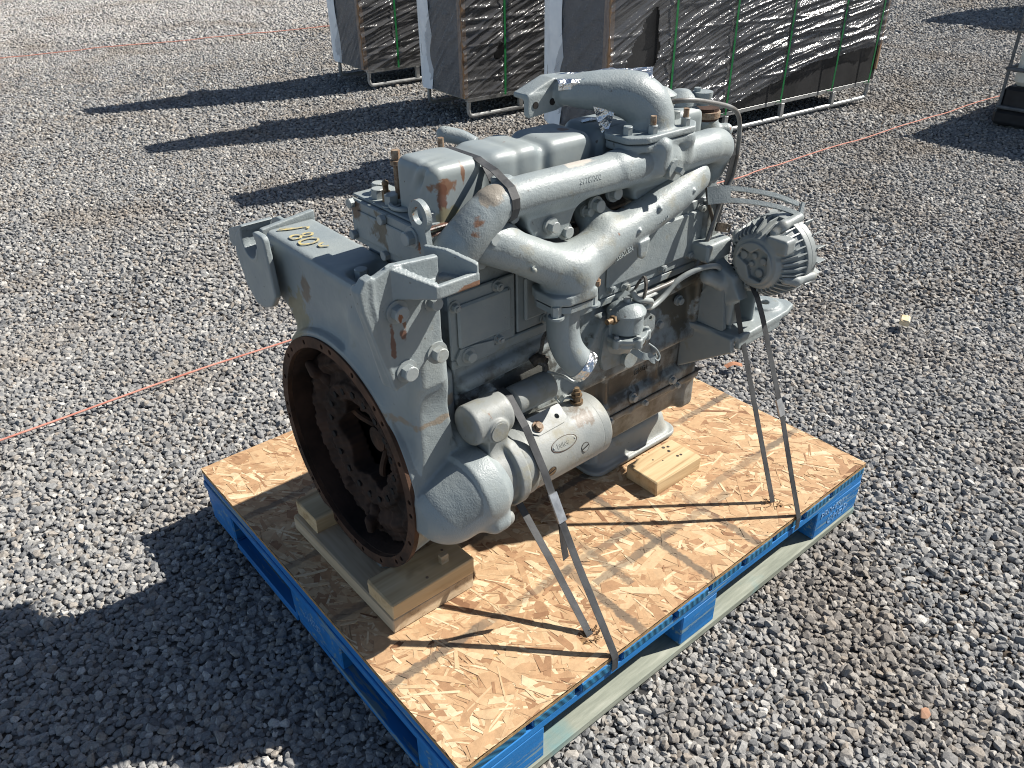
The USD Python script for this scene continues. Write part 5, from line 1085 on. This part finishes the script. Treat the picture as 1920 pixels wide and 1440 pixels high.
obj("strap_tail", ribbon([(0.346, 0.333, 0.985), (0.350, 0.322, 0.965), (0.353, 0.316, 0.940)], (1, 0.3, 0), 0.0155, 0.0009, 4), M_steelband, "/World/steel_strap_001")
strap("dark steel strap at the front end, rising from the drilled hole past the alternator", [(0.927, 0.062, 0.12), (0.927, 0.0615, 0.155), (0.925, 0.146, 0.376), (0.922, 0.213, 0.555), (0.921, 0.232, 0.617), (0.922, 0.262, 0.636), (0.923, 0.305, 0.690), (0.924, 0.300, 0.760), (0.924, 0.283, 0.893), (0.924, 0.289, 0.921), (0.925, 0.31, 0.930), (0.925, 0.36, 0.928)])
strap("thin front steel strap with a crimp seal, ending at the sheet edge", [(0.930, 0.262, 0.668), (0.928, 0.236, 0.664), (0.926, 0.204, 0.650), (0.925, 0.182, 0.624), (0.925, 0.162, 0.585), (0.925, 0.079, 0.386), (0.928, 0.030, 0.245), (0.931, -0.001, 0.158), (0.931, -0.004, 0.150), (0.931, -0.004, 0.118)], seal=((0.925, 0.094, 0.418), (0.925, 0.078, 0.384)))

# ------------------------------------------------------------------ wrapped crates behind
M_crateboard = noise_mat("black_board", (0.010, 0.010, 0.011), (0.022, 0.022, 0.023), scale=5, rough=0.55, spec=0.4)
M_endboard = noise_mat("grey_brown_fibreboard", (0.060, 0.047, 0.037), (0.115, 0.088, 0.066), scale=6, rough=0.8, bump=0.2, bscale=90)
M_foamw = noise_mat("white_foam_edging", (0.74, 0.75, 0.76), (0.84, 0.84, 0.84), scale=12, rough=0.7, bump=0.3, bscale=60)
M_post = noise_mat("brown_edge_board", (0.20, 0.115, 0.062), (0.36, 0.24, 0.15), scale=20, rough=0.8, stretch=(6, 6, 0.6))
M_green = noise_mat("green_plastic_strap", (0.010, 0.10, 0.030), (0.018, 0.16, 0.05), scale=30, rough=0.35)
M_galv = noise_mat("galvanised_tube", (0.20, 0.205, 0.205), (0.34, 0.345, 0.34), scale=25, rough=0.45, metal=0.35, bump=0.1)
def film(name, cover, tone):
    return mat(name, {"tc": ("texture_coordinate", {}), "mp": ("mapping", {"mapping_type": "texture", "rotation": (0, math.radians(-24), 0), "scale": (0.22, 0.22, 0.011)}), "n": ("noise_texture", {"scale": 1.0, "detail": 5.0, "roughness": 0.6, "distortion": 0.6}),
        "b": ("bump", {"strength": 0.9, "distance": 0.006}), "p": ("principled_bsdf", {"base_color": tone, "roughness": 0.14, "specular_ior_level": 1.0}), "t": ("transparent_bsdf", {}), "mx": ("mix_closure", {"fac": cover})},
        [("tc.object", "mp.vector"), ("mp.vector", "n.vector"), ("n.fac", "b.height"), ("b.normal", "p.normal"), ("t.BSDF", "mx.closure1"), ("p.BSDF", "mx.closure2")], surf="mx.closure")
M_film = film("stretch_film", 0.62, (0.105, 0.105, 0.108))
M_film_end = film("stretch_film_end", 0.30, (0.17, 0.18, 0.20))
CRATE_W, CRATE_H = 0.53, 1.83
def crate(label, loc, L, straps, seed, bottom, tear=None):
    t = thing("wrapped_crate", label, "crate", loc, math.radians(-4.9), group="wrapped crates in a row")
    prof = [(0.0, 0.132), (CRATE_W, 0.132), (CRATE_W, 0.80), (0.165, CRATE_H), (0.0, CRATE_H)]
    obj("board_stack", prism(prof, L, YZ, (0, 0, 0)), M_crateboard, t)
    obj("end_panel", prism([(0.035, 0.14), (CRATE_W - 0.02, 0.14), (CRATE_W - 0.02, 0.79), (0.17, CRATE_H - 0.03), (0.035, CRATE_H - 0.03)], 0.006, YZ, (-0.008, 0, 0)), M_endboard, t)
    obj("corner_post", bbox((-0.014, -0.012, 0.135), (0.022, 0.034, CRATE_H - 0.02), 0.002), M_post, t)
    obj("corner_post", bbox((L - 0.015, -0.012, 0.20), (L + 0.006, 0.03, CRATE_H - 0.02), 0.002), M_post, t)
    # white foam edging down the far left corner, bulging where the film pulls it
    n = 24; zz = np.linspace(0.135, 1.05, n); bul = 0.012 * np.sin(zz * 9 + seed) + 0.02 * (zz < 0.35) * (0.35 - zz) * 3
    a = np.stack([np.full(n, -0.012) - bul, np.full(n, CRATE_W - 0.165), zz], 1); b = np.stack([np.full(n, -0.030) - bul, np.full(n, CRATE_W - 0.08), zz], 1); c = np.stack([np.full(n, 0.0), np.full(n, CRATE_W + 0.018), zz], 1); d = np.stack([np.full(n, 0.02), np.full(n, CRATE_W - 0.06), zz], 1)
    V = np.stack([a, b, c, d], 1).reshape(-1, 3); F = []
    for q in range(n - 1):
        for e in range(4):
            i, j = q * 4 + e, q * 4 + (e + 1) % 4; F += [[i, j + 4, j], [i, i + 4, j + 4]]
    F += [[0, 1, 2], [0, 2, 3], [n * 4 - 4, n * 4 - 2, n * 4 - 3], [n * 4 - 4, n * 4 - 1, n * 4 - 2]]
    obj("foam_edging", trimesh.Trimesh(V, F, process=False), M_foamw, t)
    # stretch film on the front: real folds and creases
    nu, nz = int(L / 0.0095), 190
    zs = np.concatenate([np.linspace(0.10, 1.02, nz - 24), np.linspace(1.05, CRATE_H + 0.01, 24)])
    U, Zg = np.meshgrid(np.linspace(-0.016, L + 0.008, nu), zs, indexing="ij")
    th = math.radians(23) + 0.12 * np.sin(U * 1.1 + seed + Zg * 0.6); s = Zg * np.cos(th) - U * np.sin(th); q = Zg * np.sin(th) + U * np.cos(th)
    f1 = np.abs(meshkit.fbm(np.stack([s * 13, q * 0.6, 0 * s + seed], -1), 3, seed) - 0.5); f2 = np.abs(meshkit.fbm(np.stack([s * 37, q * 1.1, 0 * s], -1), 2, seed + 5) - 0.5)
    f3 = np.abs(meshkit.fbm(np.stack([Zg * 15, U * 0.8, 0 * s + 3], -1), 2, seed + 9) - 0.5)
    amp = 0.15 + 1.7 * meshkit.fbm(np.stack([U * 3.1 + 0.7 * seed, Zg * 4.2, 0 * s], -1), 2, seed + 2)
    ht = amp * (0.020 * np.exp(-f1 * 15) + 0.009 * np.exp(-f2 * 15) + 0.010 * np.exp(-f3 * 18)) + 0.006 * meshkit.fbm(np.stack([U * 5, Zg * 6, 0 * s], -1), 2, seed + 4) - 0.003
    for su in straps: ht = ht * (1 - 0.8 * np.exp(-((U - su) / 0.018) ** 2))
    edge = np.interp(U, *bottom) + 0.018 * (meshkit.fbm(np.stack([U * 17, 0 * U, 0 * U], -1), 3, seed + 3) - 0.5)
    Vf = np.stack([U, -0.016 - np.clip(ht, -0.004, 0.034), np.maximum(Zg, edge)], -1)
    Vf[..., 2] = Zg
    ai = np.arange(nu * nz).reshape(nu, nz); keep = Zg > edge
    if tear is not None:
        tu, tz, ru, rz_ = tear; w = meshkit.fbm(np.stack([U * 30, Zg * 14, 0 * U], -1), 3, 4) - 0.5
        keep &= (((U - tu - 0.35 * (Zg - tz)) / (ru * (1.15 - (Zg - tz) / rz_ * 0.75))) ** 2 + ((Zg - tz) / rz_) ** 2) > 1 + w * 0.9
    kq = keep[:-1, :-1] & keep[1:, :-1] & keep[1:, 1:] & keep[:-1, 1:]
    qf = np.stack([ai[:-1, :-1], ai[1:, :-1], ai[1:, 1:], ai[:-1, 1:]], -1)[kq]
    obj("front_film", (Vf.reshape(-1, 3), qf), M_film, t, smooth=True)
    # film on the shaded end
    Vn, Zg2 = np.meshgrid(np.linspace(-0.014, CRATE_W - 0.1, 60), np.linspace(0.14, 1.05, 110), indexing="ij")
    s2 = Zg2 * 0.7 + Vn * 0.75; h2 = np.abs(meshkit.fbm(np.stack([s2 * 22, (Zg2 - Vn) * 1.5, 0 * s2 + seed], -1), 3, seed + 11) - 0.5)
    V2 = np.stack([-0.016 - 0.012 * np.exp(-h2 * 16), Vn, Zg2], -1); ai = np.arange(60 * 110).reshape(60, 110)
    obj("end_film", (V2.reshape(-1, 3), np.stack([ai[:-1, :-1].ravel(), ai[:-1, 1:].ravel(), ai[1:, 1:].ravel(), ai[1:, :-1].ravel()], 1)), M_film_end, t, smooth=True)
    for su in straps:
        obj("plastic_strap", ribbon([(su, -0.036, CRATE_H), (su, -0.034, 1.0), (su + 0.002, -0.033, 0.5), (su, -0.030, 0.16), (su, -0.024, 0.128), (su, 0.02, 0.122)], (1, 0, 0), 0.015, 0.0012, 5), M_green, t)
    fr = obj("base_frame", cat_mesh([bbox((0.02, 0.0, 0.104), (L - 0.02, 0.03, 0.131), 0.003), bbox((0.02, CRATE_W - 0.03, 0.104), (L - 0.02, CRATE_W, 0.131), 0.003)]), M_galv, t)
    for v in (0.012, CRATE_W - 0.012):
        obj("runner", tube([(0.035, v, 0.104), (0.033, v, 0.05), (0.045, v, 0.022), (0.075, v, 0.0145), (0.2, v, 0.014), (L / 2, v, 0.014), (L - 0.2, v, 0.014), (L - 0.075, v, 0.0145), (L - 0.045, v, 0.022), (L - 0.033, v, 0.05), (L - 0.035, v, 0.104)], 0.0135, 10, 6), M_galv, fr)
        for su in np.arange(0.45, L - 0.2, 0.52):
            obj("upright", bbox((su - 0.016, v - 0.012, 0.024), (su + 0.016, v + 0.012, 0.104), 0.002), M_galv, fr)
    for su in np.arange(0.06, L, (L - 0.12) / 4):
        obj("cross_bar", bbox((su - 0.015, 0.03, 0.106), (su + 0.015, CRATE_W - 0.03, 0.129), 0.002), M_galv, fr)
    return t
Lc = 2.42
crate("film wrapped crate farthest left, with white foam edge and one green strap in view", (2.885, 4.985, -0.004), Lc, [0.27, 1.2, 2.1], 3, ([0, 2.5], [0.125, 0.12]))
crate("film wrapped crate in the middle, small tear beside its green strap", (2.867, 3.735, -0.004), Lc, [0.30, 1.2, 2.1], 8, ([0, 2.5], [0.125, 0.12]), tear=(0.26, 0.40, 0.030, 0.05))
crate("largest film wrapped crate on the right, torn film and five green straps", (2.852, 2.462, -0.004), Lc, [0.44, 0.92, 1.42, 1.93, 2.33], 14, ([0, 0.55, 0.8, 1.1, 1.45, 1.7, 2.45], [0.12, 0.12, 0.14, 0.20, 0.27, 0.33, 0.36]), tear=(0.24, 0.60, 0.075, 0.17))

# ------------------------------------------------------------------ liquid tote in its cage at the right edge
M_tote = noise_mat("white_tote_plastic", (0.66, 0.65, 0.56), (0.74, 0.73, 0.66), scale=6, rough=0.45)
M_toteb = noise_mat("black_tote_base", (0.012, 0.012, 0.013), (0.028, 0.028, 0.03), scale=12, rough=0.6)
M_cage = noise_mat("grey_cage_tube", (0.10, 0.105, 0.11), (0.17, 0.175, 0.18), scale=20, rough=0.5, metal=0.3)
def tote(label, loc, w, d, h):
    """x from 0 to w, y from 0 down to -d."""
    t = thing("liquid_tote", label, "tote", loc, group="liquid totes at the right")
    obj("base", cat_mesh([bbox((0, -d, 0.0), (w, 0, 0.092), 0.02), bbox((0.02, -d + 0.02, 0.09), (w - 0.02, -0.02, 0.225), 0.02)]), M_toteb, t)
    obj("bottle", bbox((0.045, -d + 0.045, 0.222), (w - 0.045, -0.045, h), 0.03), M_tote, t)
    for z in [0.104] + list(np.arange(0.325, h, 0.215)):
        r = 0.012
        for nm, a, b in (("cage_bar", (0.0, -d, z), (0.0, 0.0, z)), ("cage_bar", (0, 0, z), (w, 0, z)), ("cage_bar", (w, 0, z), (w, -d, z)), ("cage_bar", (0, -d, z), (w, -d, z))):
            obj(nm, cylm(np.array(a) + [0.012, -0.012, 0], np.array(b) + [0.012, -0.012, 0], r, 8), M_cage, t)
    for k in range(5):
        y = -0.02 - k * (d - 0.04) / 4
        obj("cage_post", cylm((0.018, y, 0.1), (0.018, y, h - 0.02), 0.010, 8), M_cage, t)
        x = 0.03 + k * (w - 0.06) / 4
        obj("cage_post", cylm((x, -0.016, 0.1), (x, -0.016, h - 0.02), 0.010, 8), M_cage, t)
        obj("cage_post", cylm((x, -d + 0.016, 0.1), (x, -d + 0.016, h - 0.02), 0.010, 8), M_cage, t)
    return t
tote("white plastic liquid tote on black base, cut off at the right edge", (5.20, 1.41, -0.004), 1.2, 1.0, 0.665)
tote("unseen tall thing off to the right, shaped as a tote, whose shadow reaches the gravel", (10.28, 3.17, -0.004), 1.2, 0.95, 1.48)  # added out of view for the shadow it casts; tote form assumed

# ------------------------------------------------------------------ marking strings and litter
M_string = noise_mat("faded_orange_string", (0.42, 0.15, 0.11), (0.54, 0.27, 0.21), scale=40, rough=0.8)
def string(label, pts, r, seed):
    p = np.array(pts, float); n = 160; t = np.linspace(0, 1, n)
    q = np.stack([np.interp(t, np.linspace(0, 1, len(p)), p[:, i]) for i in range(2)], 1)
    g = np.random.default_rng(seed); wob = np.interp(t, np.linspace(0, 1, 30), g.normal(0, 0.006, 30))
    z = ground_z(q[:, 0], q[:, 1]) + 0.026 + np.interp(t, np.linspace(0, 1, 60), g.uniform(-0.003, 0.005, 60))
    obj("marking_string", tube(np.c_[q[:, 0], q[:, 1] + wob, z], r, 6, 0), M_string, None, label=label, cat="string", group="marking strings on the gravel")
string("orange marking string on the gravel, passing behind the engine", [(-1.6, 1.79), (0.6, 1.752), (2.875, 1.821), (3.6, 1.80), (5.9, 1.668), (7.5, 1.60)], 0.0032, 1)
string("faint orange string far back on the pale gravel at top left", [(-2.5, 9.12), (1.115, 8.418), (4.02, 7.865), (5.0, 7.68)], 0.0045, 2)
M_stone1 = noise_mat("tan_wood_chip", (0.50, 0.38, 0.22), (0.66, 0.55, 0.38), scale=60, rough=0.8)
obj("wood_chip", xform(bbox((-0.026, -0.016, 0), (0.026, 0.016, 0.022), 0.004, 0.001, 3), rotz(0.4), (2.262, 0.418, 0.004)), M_stone1, None, label="small pale wood chip lying alone on the gravel at right", cat="wood chip")
M_leaf = noise_mat("dry_leaf", (0.22, 0.09, 0.045), (0.36, 0.17, 0.09), scale=80, rough=0.8)
obj("dry_leaf", xform(ribbon([(-0.028, 0, 0.004), (0.0, 0.006, 0.010), (0.03, 0, 0.003)], (0, 1, 0.3), 0.016, 0.001, 5), rotz(-0.5), (1.571, 0.629, 0.004)), M_leaf, None, label="dry reddish leaf on gravel beyond the front mount", cat="leaf")
M_terra = noise_mat("terracotta_stone", (0.30, 0.16, 0.10), (0.38, 0.23, 0.15), scale=60, rough=0.85)
gq = np.random.default_rng(12); pq = gq.normal(0, 1, (16, 3)); pq /= np.linalg.norm(pq, axis=1, keepdims=True)
obj("terracotta_stone", trimesh.convex.convex_hull(pq * [0.014, 0.011, 0.008] + [0.794, -0.396, 0.002]), M_terra, None, label="single terracotta coloured stone among the grey gravel", cat="stone")
